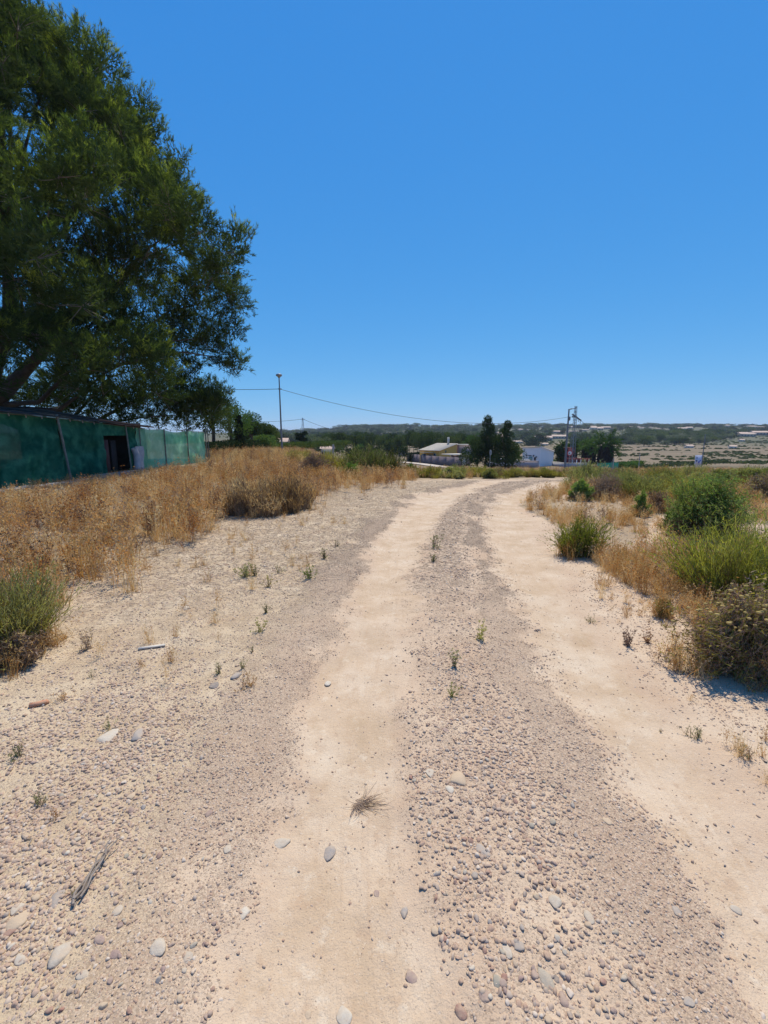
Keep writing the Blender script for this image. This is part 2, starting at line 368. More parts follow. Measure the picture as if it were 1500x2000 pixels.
def build_ground():
    th_front = np.radians(np.arange(-58, 58.01, .40)); th_back = np.radians(np.arange(62, 299, 6.0))
    th = np.concatenate([th_front, th_back])       # angle from +Y towards +X
    r = .45 * 1.0205 ** np.arange(0, 480); r = np.concatenate([[.12, .28], r]); r = r[r < 3200]
    TH, R = np.meshgrid(th, r); x = R * np.sin(TH); y = R * np.cos(TH)
    M = masks(x, y); z = ground_z(x, y, M)
    nr, nc = x.shape; V = np.stack([x, y, z], -1).reshape(-1, 3)
    i, j = np.meshgrid(np.arange(nr - 1), np.arange(nc), indexing='ij'); j2 = (j + 1) % nc
    F = np.stack([i * nc + j, (i + 1) * nc + j, (i + 1) * nc + j2, i * nc + j2], -1).reshape(-1, 4)[:, ::-1]
    mb = MB(); mb.add(V, F)
    mb.add([(0, 0, float(ground_z(0., 0.)))] + list(V[:nc]), [(0, 1 + k, 1 + (k + 1) % nc) for k in range(nc)])
    o = mb.build('ground', ground_material(), smooth=True); tag(o, kind='structure')
    me = o.data
    def attr(name, a):
        a = np.concatenate([a.ravel(), [a.ravel()[0]], a.ravel()[:nc]])
        at = me.attributes.new(name, 'FLOAT', 'POINT'); at.data.foreach_set('value', a.astype(np.float32))
    dl, dr, sl, sr, tr, fine, coarse = M
    attr('track', tr); attr('fine', fine); attr('coarse', coarse)
    lf = ((sl < 0) * sstep(.1, .6, dl)) * (1 - sstep(13, 22, R)); attr('left', lf)
    wl = in_poly(x, y, WEED_L); wr = in_poly(x, y, WEED_R) | in_poly(x, y, WEED_R2)
    f = np.clip(wl * .62 * sstep(3, 7, -x + y * .3) + wr * .6 + sstep(15.5, 18, y - .18 * np.abs(x)) * (1 - tr) * (1 - fine) , 0, 1) * (fbm(x * 2, y * 2, 41) > .28)
    Z0 = np.array([1, 1, 0]); d1, s1 = track_d(x, y, LTP * Z0); d2, s2 = track_d(x, y, RTP * Z0); attr('lat', np.where(x < (np.interp(y, LTP[:, 1], LTP[:, 0]) + np.interp(y, RTP[:, 1], RTP[:, 0])) / 2, d1 * s1, d2 * s2 + 9)); attr('along', y); attr('texfar', sstep(3.2, 5.5, R)); attr('field', f); attr('far', sstep(45, 85, R) * (y > 0)); attr('hill', sstep(330, 480, R))
    attr('pale', (.3 * (sr > 0) * sstep(.05, .25, dr) * (1 - sstep(.7, 1.3, dr)) + .35 * tr * sstep(.55, .7, fbm(x * .7, y * .7, 51)) + .45 * (1 - sstep(.12, .38, np.hypot(x + .32, y - 1.86)))) * (1 - sstep(14, 20, R)))
    return o
build_ground()

# ---------------------------------------------------------------- scattering by geometry nodes (stuff only)
def scatter(name, xyz, rot, scl, idx, sources, label, cat, mats):
    me = bpy.data.meshes.new(name); n = len(xyz)
    me.vertices.add(n); me.vertices.foreach_set('co', np.asarray(xyz, np.float32).ravel())
    for nm, ty, a in (('rot', 'FLOAT_VECTOR', rot), ('scl', 'FLOAT_VECTOR', scl)):
        at = me.attributes.new(nm, ty, 'POINT'); at.data.foreach_set('vector', np.asarray(a, np.float32).ravel())
    at = me.attributes.new('pick', 'INT', 'POINT'); at.data.foreach_set('value', np.asarray(idx, np.int32))
    for m in mats: me.materials.append(m)
    o = bpy.data.objects.new(name, me); C.objects.link(o); tag(o, label, cat, kind='stuff')
    ng = bpy.data.node_groups.new(name, 'GeometryNodeTree')
    ng.interface.new_socket('Geometry', in_out='INPUT', socket_type='NodeSocketGeometry')
    ng.interface.new_socket('Geometry', in_out='OUTPUT', socket_type='NodeSocketGeometry')
    gi = ng.nodes.new('NodeGroupInput'); go = ng.nodes.new('NodeGroupOutput'); L = ng.links.new
    join = ng.nodes.new('GeometryNodeJoinGeometry')
    for s_ in sources:
        oi = ng.nodes.new('GeometryNodeObjectInfo'); oi.inputs['Object'].default_value = s_; oi.inputs['As Instance'].default_value = False
        g2 = ng.nodes.new('GeometryNodeGeometryToInstance'); L(oi.outputs['Geometry'], g2.inputs[0]); L(g2.outputs[0], join.inputs[0])
    ip = ng.nodes.new('GeometryNodeInstanceOnPoints'); ip.inputs['Pick Instance'].default_value = True
    def na(nm, ty):
        q = ng.nodes.new('GeometryNodeInputNamedAttribute'); q.data_type = ty; q.inputs['Name'].default_value = nm; return q.outputs['Attribute']
    L(gi.outputs[0], ip.inputs['Points']); L(join.outputs[0], ip.inputs['Instance'])
    L(na('pick', 'INT'), ip.inputs['Instance Index']); L(na('rot', 'FLOAT_VECTOR'), ip.inputs['Rotation']); L(na('scl', 'FLOAT_VECTOR'), ip.inputs['Scale'])
    L(ip.outputs[0], go.inputs[0])
    md = o.modifiers.new('scatter', 'NODES'); md.node_group = ng
    return o
def source(mb, name, mats, smooth=False): return bpy.data.objects.new(name, mb.mesh(name, mats, smooth))   # never linked: only copied by the scatter

# ================================================================ STONES
def ico(sub):
    import bmesh
    bm = bmesh.new(); bmesh.ops.create_icosphere(bm, subdivisions=sub, radius=1.0)
    V = np.array([v.co[:] for v in bm.verts]); F = np.array([[v.index for v in f.verts] for f in bm.faces]); bm.free(); return V, F
ICO1, ICO2, ICO3 = ico(1), ico(2), ico(3)
def rock_mb(seed, base=ICO2, sharp=.25, flat=.6):
    r = np.random.default_rng(seed); V, F = base; V = V.copy()
    for _ in range(10):                                   # cut flat facets
        d = r.normal(size=3); d /= np.linalg.norm(d); h = r.uniform(.42, .85)
        k = V @ d; V = V - np.outer(np.maximum(k - h, 0) * (1 - sharp * .2), d)
    V = V * (1 + .10 * (r.random((len(V), 1)) - .5)) * np.array([1.0, r.uniform(.65, .9), flat * r.uniform(.75, 1.15)])
    mb = MB(); mb.add(V, F); return mb
def pebble_material():
    m, t, out = nodes('pebble'); oi = N(t, 'ObjectInfo'); tc = N(t, 'TexCoord')
    col = ramp(t, oi.outputs['Random'], [(0, (.31, .20, .15)), (.14, (.38, .27, .215)), (.28, (.46, .35, .27)), (.42, (.28, .205, .175)), (.54, (.50, .385, .285)), (.66, (.38, .325, .285)), (.75, (.34, .20, .15)), (.80, (.57, .47, .37)), (.91, (.25, .225, .21)), (.955, (.62, .56, .48))], 'CONSTANT')
    no = N(t, 'TexNoise', Scale=2.2, Detail=5.0, Roughness=.7); t.links.new(tc.outputs['Object'], no.inputs['Vector'])
    # pale dust caught on the stone
    col = mix(t, math_(t, 'MULTIPLY', math_(t, 'SUBTRACT', no.outputs['Fac'], .24), 2.0, True), col, (.55, .395, .26))
    p = N(t, 'BsdfPrincipled', Roughness=.85); p.inputs['Specular IOR Level'].default_value = .25; t.links.new(col, p.inputs['Base Color'])
    t.links.new(p.outputs[0], out.inputs[0]); return m
PEB = pebble_material()
def stone_mat(name, a, b):
    m, t, out = nodes(name); oi = N(t, 'ObjectInfo'); geo = N(t, 'NewGeometry'); pos = geo.outputs['Position']
    def noise(s): n = N(t, 'TexNoise', Scale=s, Detail=6.0, Roughness=.7); t.links.new(pos, n.inputs['Vector']); return n.outputs['Fac']
    col = ramp(t, math_(t, 'ADD', math_(t, 'MULTIPLY', noise(70), .6), math_(t, 'MULTIPLY', oi.outputs['Random'], .4)), [(.3, a), (.7, b)])
    col = mix(t, math_(t, 'MULTIPLY', math_(t, 'SUBTRACT', noise(260), .58), 6.0, True), col, tuple(x * .55 for x in a))
    col = mix(t, math_(t, 'MULTIPLY', math_(t, 'MULTIPLY', math_(t, 'SUBTRACT', noise(45), .36), 3.0, True), .7), col, (.53, .40, .27))
    p = N(t, 'BsdfPrincipled', Roughness=.88); p.inputs['Specular IOR Level'].default_value = .2; t.links.new(col, p.inputs['Base Color'])
    bp = N(t, 'Bump', Strength=.7, Distance=.003); t.links.new(noise(120), bp.inputs['Height']); t.links.new(bp.outputs[0], p.inputs['Normal'])
    t.links.new(p.outputs[0], out.inputs[0]); return m

def scatter_gravel():
    rng = np.random.default_rng(5); XS = []; 
    zones = [(.35, 2.0, 26000, .0024, .0125), (2.0, 3.2, 14500, .0032, .0130), (3.2, 5.0, 5200, .0052, .0145), (5.0, 8.0, 1100, .008, .018), (8.0, 15.0, 160, .014, .030)]
    for y0, y1, dens, s0, s1 in zones:
        hw = .93 * y1 + .45; n = int(dens * (y1 - y0) * 2 * hw)
        x = rng.uniform(-hw, hw, n); y = rng.uniform(y0, y1, n)
        q = np.abs(x) < y * .95 + .45; x, y = x[q], y[q]
        dl, dr, sl, sr, tr, fine, coarse = masks(x, y)
        leftf = (sl < 0) * sstep(-.1, .5, dl); rightf = (sr > 0) * sstep(-.1, .4, dr)
        patch = fbm(x * 1.1, y * 1.1, 61); p2 = fbm(x * 4.5, y * 4.5, 63)
        cl = sstep(.30, .60, patch * .55 + p2 * .45)
        low_left = sstep(.1, 1.0, -x - .35) * (1 - sstep(2.2, 3.4, y))
        rampmid = coarse * sstep(-.15, .75, dl)
        pr = fine * (.45 + .55 * cl) + rampmid * (.16 + .50 * cl) * (1 - .7 * fine) + leftf * (.12 + .26 * cl + .40 * low_left * cl) * (1 - fine) + rightf * (.14 + .30 * cl) + tr * (.022 + .05 * cl * (p2 > .52))
        keep = rng.random(len(x)) < pr
        x, y, fine_, coarse_, lf, tr_, cl_, ll = x[keep], y[keep], fine[keep], coarse[keep], leftf[keep], tr[keep], cl[keep], low_left[keep]
        u = rng.random(len(x)) ** (3.6 - 1.2 * ll - .9 * coarse_)
        s = s0 + (s1 - s0) * u
        s = s * (1 + .38 * coarse_ * (1 - fine_) + .22 * ll) * (1 - .30 * fine_) * (1 - .35 * tr_)
        XS.append(np.stack([x, y, s], 1))
    A = np.concatenate(XS); x, y, s = A.T
    z = ground_z(x, y) - s * rng.uniform(-.2, .35, len(x))
    n = len(x); rot = np.stack([rng.normal(0, .25, n), rng.normal(0, .25, n), rng.uniform(0, 6.283, n)], 1)
    scl = np.stack([s * rng.uniform(.85, 1.2, n), s * rng.uniform(.8, 1.05, n), s * rng.uniform(.75, 1.1, n)], 1)
    src = [source(rock_mb(100 + k, ICO2 if k < 7 else ICO1, flat=.45 + .05 * k), 'pebble_shape', [PEB], smooth=(k % 5 == 0)) for k in range(12)]
    scatter('gravel', np.stack([x, y, z], 1), rot, scl, rng.integers(0, 12, n), src, 'loose gravel and small pebbles spread over the dirt road and verges', 'gravel', [PEB])
    print('gravel', n)
scatter_gravel()

ST_WHITE = stone_mat('chalk_stone', (.58, .52, .42), (.47, .40, .31)); ST_GREY = stone_mat('grey_stone', (.31, .275, .245), (.41, .36, .31))
ST_TAN = stone_mat('tan_stone', (.55, .42, .28), (.47, .35, .24)); ST_PURP = stone_mat('purple_stone', (.29, .195, .165), (.37, .265, .22)); ST_RED = stone_mat('red_stone', (.36, .19, .14), (.30, .17, .13))
ST_SLATE = stone_mat('slate_stone', (.15, .135, .13), (.21, .19, .18)); ST_OLIVE = stone_mat('olive_grey_stone', (.30, .28, .22), (.38, .34, .27))
BRICK = stone_mat('fired_clay', (.52, .22, .12), (.45, .2, .12))
def big_stone(px, py, w, h, mat, label, seed, ang=0.0, flat=.36, sink=.40):
    gx, gy = G(px, py); d = math.hypot(gx, gy, CAMZ); wx = w / 2 * gy / FPX / ray(px, py)[1]
    asp = h / w; foreshort = CAMZ / d
    ly = wx * min(max(asp / foreshort, .6), 1.45)
    mb = rock_mb(seed, ICO3, flat=1.0, sharp=1.5); V = mb.V[0]; V[:, 2] *= min(wx, ly) * flat; V[:, 0] *= wx; V[:, 1] *= ly / .78
    z = float(ground_z(gx, gy)); hz = V[:, 2].max()
    o = mb.build('stone', mat, smooth=False, loc=(gx, gy, z + hz * (1 - 2 * sink) * .5)); o.rotation_euler = (0, 0, ang)
    tag(o, label, 'stone'); return o
BS = [
 (209, 1439, 34, 34, ST_WHITE, 'pale speckled fist sized stone in the left field above the gravel patch', -.4),
 (268, 1441, 28, 22, ST_GREY, 'smooth grey flat stone just right of the pale speckled stone', .2),
 (418, 1342, 20, 15, ST_SLATE, 'dark slate coloured stone on the left verge beside the fine gravel', .1),
 (461, 1325, 26, 14, ST_GREY, 'flat light grey stone up and right of the dark slate one', 0),
 (364, 1190, 16, 12, ST_WHITE, 'small white stone high on the left field near the weeds', 0),
 (120, 1872, 42, 62, ST_WHITE, 'long pale oval stone lying flush near the lower left corner', -.35),
 (116, 1754, 30, 30, ST_GREY, 'blue grey rounded stone beside the dry twigs at the left', .2),
 (34, 1802, 38, 26, ST_TAN, 'sandy yellow stone at the left edge above the pale oval stone', -.3),
 (35, 1778, 26, 18, ST_WHITE, 'small cream stone just above the sandy yellow one at left edge', -.2),
 (231, 1786, 24, 16, ST_WHITE, 'rounded cream pebble below the dry twigs in the left gravel', 0),
 (195, 1845, 30, 16, ST_PURP, 'brown purple stone with dark side left of the long chalky sliver', -.3),
 (225, 1876, 26, 18, ST_PURP, 'dark brown rounded stone right of the pale oval stone', 0),
 (312, 1868, 46, 26, ST_WHITE, 'long chalky sliver of stone half buried left of the wheel track', -.7),
 (368, 1880, 20, 18, ST_WHITE, 'small chalk lump right of the long chalky sliver', 0),
 (40, 1877, 30, 18, ST_WHITE, 'white stone close to the left edge below the reddish one', -.3),
 (20, 1825, 24, 16, ST_RED, 'reddish stone at the left edge near the bottom', 0),
 (165, 1915, 30, 16, ST_WHITE, 'flat white stone lowest in the left gravel', .1),
 (478, 1782, 22, 22, ST_WHITE, 'round white stone on the left rim of the wheel track', 0),
 (445, 1660, 18, 18, ST_WHITE, 'small pale grey stone in the fine gravel left of the track', 0),
 (408, 1590, 18, 13, ST_PURP, 'brown rounded stone alone in the fine gravel', 0),
 (550, 1640, 36, 24, ST_WHITE, 'flat off white stone sunk in the left wheel track', .2),
 (643, 1656, 28, 24, ST_GREY, 'bluish grey flat stone sunk in the middle of the left wheel track', 0),
 (672, 1966, 34, 40, ST_WHITE, 'large smooth cream stone flush with the track at the bottom', .15),
 (602, 1967, 15, 14, ST_TAN, 'small tan pebble left of the large cream stone', 0),
 (790, 1777, 20, 20, ST_GREY, 'blue grey stone at the right rim of the left wheel track', 0),
 (802, 1897, 32, 20, ST_PURP, 'long mauve grey pebble pointing down right at the track edge', -.5),
 (736, 1737, 12, 12, ST_PURP, 'tiny brown pebble alone in the left wheel track', .3),
 (840, 1514, 20, 16, ST_WHITE, 'pale stone with a dark side behind the flattened straw tuft', .2),
 (878, 1546, 18, 18, ST_WHITE, 'bright white stone in the middle strip above the coarse gravel', 0),
 (893, 1525, 44, 26, ST_TAN, 'flat sandy yellow slab sunk in the middle strip', -.3),
 (901, 1977, 26, 22, ST_RED, 'dark reddish brown stone at the bottom of the middle strip', 0),
 (869, 1836, 18, 16, ST_RED, 'brick red pebble in the coarse gravel', 0),
 (852, 1816, 20, 16, ST_TAN, 'orange tan pebble above the brick red one', 0),
 (942, 1666, 22, 24, ST_GREY, 'grey stone with a pale stripe in the coarse gravel', .6),
 (947, 1950, 26, 16, ST_PURP, 'mauve stone near the bottom of the coarse middle strip', .2),
 (990, 1862, 22, 30, ST_WHITE, 'upright looking cream cobble right of the coarse gravel', .2),
 (972, 1923, 30, 26, ST_OLIVE, 'olive grey cobble beside the dark split stone', -.4),
 (1070, 1918, 34, 52, ST_OLIVE, 'long dark olive split stone near the bottom of the middle strip', .3),
 (1086, 1912, 14, 24, ST_SLATE, 'blackish chip leaning against the split olive stone', .1),
 (1099, 1955, 22, 24, ST_PURP, 'grey mauve rounded stone below the split olive stone', 0),
 (1085, 1765, 28, 24, ST_WHITE, 'flat cream stone among the gravel right of the middle', 0),
 (1150, 1798, 18, 22, ST_WHITE, 'pale pebble right of the flat cream stone', 0),
 (1012, 1850, 24, 22, ST_GREY, 'grey blue stone in the gravel left of the cream ones', 0),
 (1320, 1785, 20, 18, ST_GREY, 'light grey stone on the rim of the right wheel track', 0),
 (1438, 1765, 22, 16, ST_WHITE, 'small white stone alone in the right wheel track', -.3),
 (1330, 1660, 18, 8, ST_TAN, 'thin tan chip standing on the right wheel track', -.3),
 (1345, 1965, 24, 18, ST_GREY, 'pale grey stone in the gravel at the lower right', 0),
 (1185, 1610, 16, 12, ST_TAN, 'small tan stone at the outer edge of the fine gravel', 0),
 (257, 1553, 22, 12, ST_TAN, 'yellow ochre stone in the left gravel', -.3),
 (640, 1330, 14, 9, ST_WHITE, 'small pale stone at the left rim of the track further up', 0),
 (870, 1432, 16, 10, ST_PURP, 'brown stone at the left of the middle strip further up', 0),
]
for k, (px, py, w_, h_, mt, lb, an) in enumerate(BS): big_stone(px, py, w_, h_, mt, lb, 300 + k, an)
# orange shard of clay brick
gx, gy = G(75, 1378); mb = MB(); mb.box((0, 0, .012), (.085, .026, .02), .5); mb.box((.03, .02, .008), (.03, .022, .015), .8)
o = mb.build('brick_shard', BRICK, loc=(gx, gy, float(ground_z(gx, gy)))); tag(o, 'broken orange shard of clay brick in the left field', 'brick shard')
# pale slat
WOODPALE = solid('bleached_wood', (.62, .56, .47), (.5, .44, .36), scale=12, bump=.002)
a = G(271, 1272); b = G(323, 1264); mid_ = ((a[0] + b[0]) / 2, (a[1] + b[1]) / 2); L_ = math.hypot(b[0] - a[0], b[1] - a[1])
mb = MB(); mb.box((0, 0, .010), (L_, .026, .009), math.atan2(b[1] - a[1], b[0] - a[0]), ry=.02)
o = mb.build('wooden_slat', WOODPALE, loc=(mid_[0], mid_[1], float(ground_z(*mid_)))); tag(o, 'short bleached wooden slat lying on the pale dirt at left', 'wooden slat')
# individual larger pebbles (10 px or more in the photo)
def cobbles():
    rng = np.random.default_rng(77); mats = [ST_PURP, ST_TAN, ST_GREY, ST_WHITE, ST_RED, ST_OLIVE, ST_PURP, ST_TAN]
    names = ['mauve brown', 'sandy tan', 'slate grey', 'chalky white', 'brick red', 'olive grey', 'mauve brown', 'sandy tan']
    ms = []
    for k in range(10):
        mb = rock_mb(500 + k, ICO2, flat=.7); ms.append(mb)
    bank = {}
    groups = [('mid', 125, 'pebble in the coarse gravel between the wheel tracks', 'pebbles between the tracks'),
              ('left', 105, 'pebble in the stony patch left of the road', 'pebbles left of the road')]
    for nm, cnt, lab, grp in groups:
        k = 0
        while k < cnt:
            if nm == 'mid': px, py = rng.uniform(780, 1300), rng.uniform(1480, 2000) 
            else: px, py = rng.uniform(-10, 430), rng.uniform(1440, 2000)
            x, y = G(px, py); M = masks(np.array([x]), np.array([y]))
            if M[4][0] > .3 or (nm == 'mid' and (M[6][0] < .4 or M[5][0] > .7)): continue
            s = rng.uniform(10, 18) * (.8 + .3 * (py - 1480) / 520) / 2 * y / FPX / ray(px, py)[1]
            q = (rng.integers(0, 10), rng.integers(0, len(mats)))
            if q not in bank: bank[q] = ms[q[0]].mesh('pebble', [mats[q[1]]], smooth=(q[0] % 4 == 0))
            o = bpy.data.objects.new('pebble', bank[q]); C.objects.link(o)
            o.location = (x, y, float(ground_z(x, y)) + s * .15); o.rotation_euler = (rng.normal(0, .2), rng.normal(0, .2), rng.uniform(0, 6.28)); o.scale = (s, s * rng.uniform(.8, 1.1), s * rng.uniform(.8, 1))
            row = 'at the lower picture edge' if py > 1840 else ('halfway down' if py > 1650 else 'at the upper end')
            l2 = f'{names[q[1]]} {lab} {row}'; tag(o, l2, 'pebble', f'{names[q[1]]} {grp} {row}'); k += 1
cobbles()
# ================================================================ PLANTS
def unit(v): return v / (np.linalg.norm(v, axis=-1, keepdims=True) + 1e-9)
def tris(base, d, length, width, rng, m=0, mb=None):
    """one thin pointed leaf or needle from each base along d"""
    n = len(base); side = unit(np.cross(d, rng.normal(size=(n, 3)))) * (np.asarray(width) / 2).reshape(-1, 1)
    V = np.stack([base - side, base + side, base + d * np.asarray(length).reshape(-1, 1)], 1).reshape(-1, 3)
    mb.add(V, np.arange(n * 3).reshape(-1, 3), m)
def ribbons(base, d, length, width, droop, segs, rng, m, mb, curl=.0):
    """bent tapering stems: returns points along them (n, segs+1, 3)"""
    n = len(base); side = unit(np.cross(d, rng.normal(size=(n, 3)))) * (np.asarray(width) / 2).reshape(-1, 1)
    P_ = [base]; dd = d.copy(); L_ = (np.asarray(length) / segs).reshape(-1, 1)
    c = rng.normal(size=(n, 3)) * curl
    for k in range(segs):
        P_.append(P_[-1] + dd * L_); dd = unit(dd + c + np.array([0, 0, -1.0]) * np.asarray(droop).reshape(-1, 1))
    P_ = np.stack(P_, 1); t = np.linspace(1, .25, segs + 1)
    A = P_ - side[:, None] * t[None, :, None]; B = P_ + side[:, None] * t[None, :, None]
    V = np.stack([A, B], 2).reshape(-1, 3)          # n, segs+1, 2
    i, k = np.meshgrid(np.arange(n), np.arange(segs), indexing='ij'); o = i * (segs + 1) * 2 + k * 2
    F = np.stack([o, o + 1, o + 3, o + 2], -1).reshape(-1, 4)
    mb.add(V, F, np.repeat(np.asarray(m), segs) if not np.isscalar(m) else m)
    return P_
def updirs(n, spread, rng):
    a = rng.uniform(0, 2 * np.pi, n); e = np.abs(rng.normal(0, spread, n)).clip(0, 1.45)
    return np.stack([np.sin(e) * np.cos(a), np.sin(e) * np.sin(a), np.cos(e)], 1)

STRAW = leaf('dry_straw', [(.50, .34, .15), (.66, .49, .25), (.76, .62, .37)], .45, 3, .9, (1.1, .98, .7))
RUST = leaf('rust_dry_weed', [(.44, .22, .07), (.60, .34, .12), (.70, .47, .20)], .45, 3, .9, (1.15, .92, .6))
DEAD = leaf('dead_brown_twig', [(.13, .085, .055), (.22, .15, .095), (.32, .23, .15)], .2, 4, .8, (1, .9, .7))
DEADP = leaf('dead_purple_twig', [(.22, .14, .10), (.32, .22, .16), (.40, .30, .22)], .25, 4, .8, (1, .9, .8))
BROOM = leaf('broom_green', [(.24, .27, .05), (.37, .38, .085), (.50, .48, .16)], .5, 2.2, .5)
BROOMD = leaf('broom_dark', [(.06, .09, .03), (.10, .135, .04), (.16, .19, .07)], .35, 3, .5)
SAGE = leaf('grey_green_leaf', [(.18, .22, .09), (.27, .31, .14), (.38, .40, .21)], .48, 2.5, .5)
GREEN = leaf('fresh_green_leaf', [(.12, .20, .055), (.19, .29, .085), (.29, .38, .13)], .45, 2.5, .4)
OLIVE = leaf('olive_yellow_leaf', [(.22, .20, .06), (.34, .31, .09), (.47, .41, .15)], .42, 2.0, .6)
PSAGE = leaf('pale_sage_leaf', [(.34, .345, .15), (.44, .43, .21), (.54, .51, .29)], .5, 2.0, .4)
FLOWER = leaf('dry_flower_head', [(.55, .42, .16), (.65, .52, .24)], .3, 9, .4, (1.1, 1, .7))

def grass_clump(seed, h, r, n, mats_p, seeds=0, spread=.28, w=.006, nm=2):
    rng = np.random.default_rng(seed); mb = MB()
    b = np.c_[rng.normal(0, r, (n, 2)), np.zeros(n)]; d = updirs(n, spread, rng)
    L_ = h * rng.uniform(.45, 1.1, n); mi = rng.choice(nm, n, p=mats_p)
    Pt = ribbons(b, d, L_, w * rng.uniform(.7, 1.3, n), rng.uniform(.02, .16, n), 3, rng, mi, mb, .06)
    k = int(n * .8); q = rng.integers(0, n, k)                      # blades low in the clump
    tris(b[q], updirs(k, .7, rng), h * rng.uniform(.15, .4, k), w * 1.3, rng, rng.choice(nm, k, p=mats_p), mb)
    if seeds:
        for i in range(n):
            if rng.random() > seeds: continue
            tip = Pt[i, -1]; kk = 6; tt = rng.uniform(.5, 1, kk)[:, None]
            base = Pt[i, 1] * (1 - tt) + tip * tt
            tris(base, unit(rng.normal(size=(kk, 3)) + [0, 0, .9]), rng.uniform(.02, .05, kk), .014, rng, mi[i], mb)
    return mb
def weed_branchy(seed, h, n, heads=True, nm=2, p=(.3, .7), w=.006):
    rng = np.random.default_rng(seed); mb = MB()
    b = np.c_[rng.normal(0, .05, (n, 2)), np.zeros(n)]
    Pt = ribbons(b, updirs(n, .22, rng), h * rng.uniform(.6, 1.1, n), w, .03, 4, rng, rng.choice(nm, n, p=p), mb, .08)
    B, D = [], []
    for i in range(n):
        for _ in range(9):
            t = rng.uniform(.25, 1); k = min(int(t * 4), 3); f = t * 4 - k
            B.append(Pt[i, k] * (1 - f) + Pt[i, k + 1] * f); D.append(unit(rng.normal(size=3) * .7 + [0, 0, .9]))
    B, D = np.array(B), np.array(D); m = len(B)
    P2 = ribbons(B, D, h * rng.uniform(.12, .35, m), w * .7, .02, 2, rng, rng.choice(nm, m, p=p), mb, .1)
    tips = P2[:, -1]; q = np.repeat(tips, 4, 0)
    if heads: tris(q, unit(rng.normal(size=q.shape) + [0, 0, .3]), rng.uniform(.015, .035, len(q)), .016, rng, rng.choice(nm, len(q), p=p), mb)
    return mb

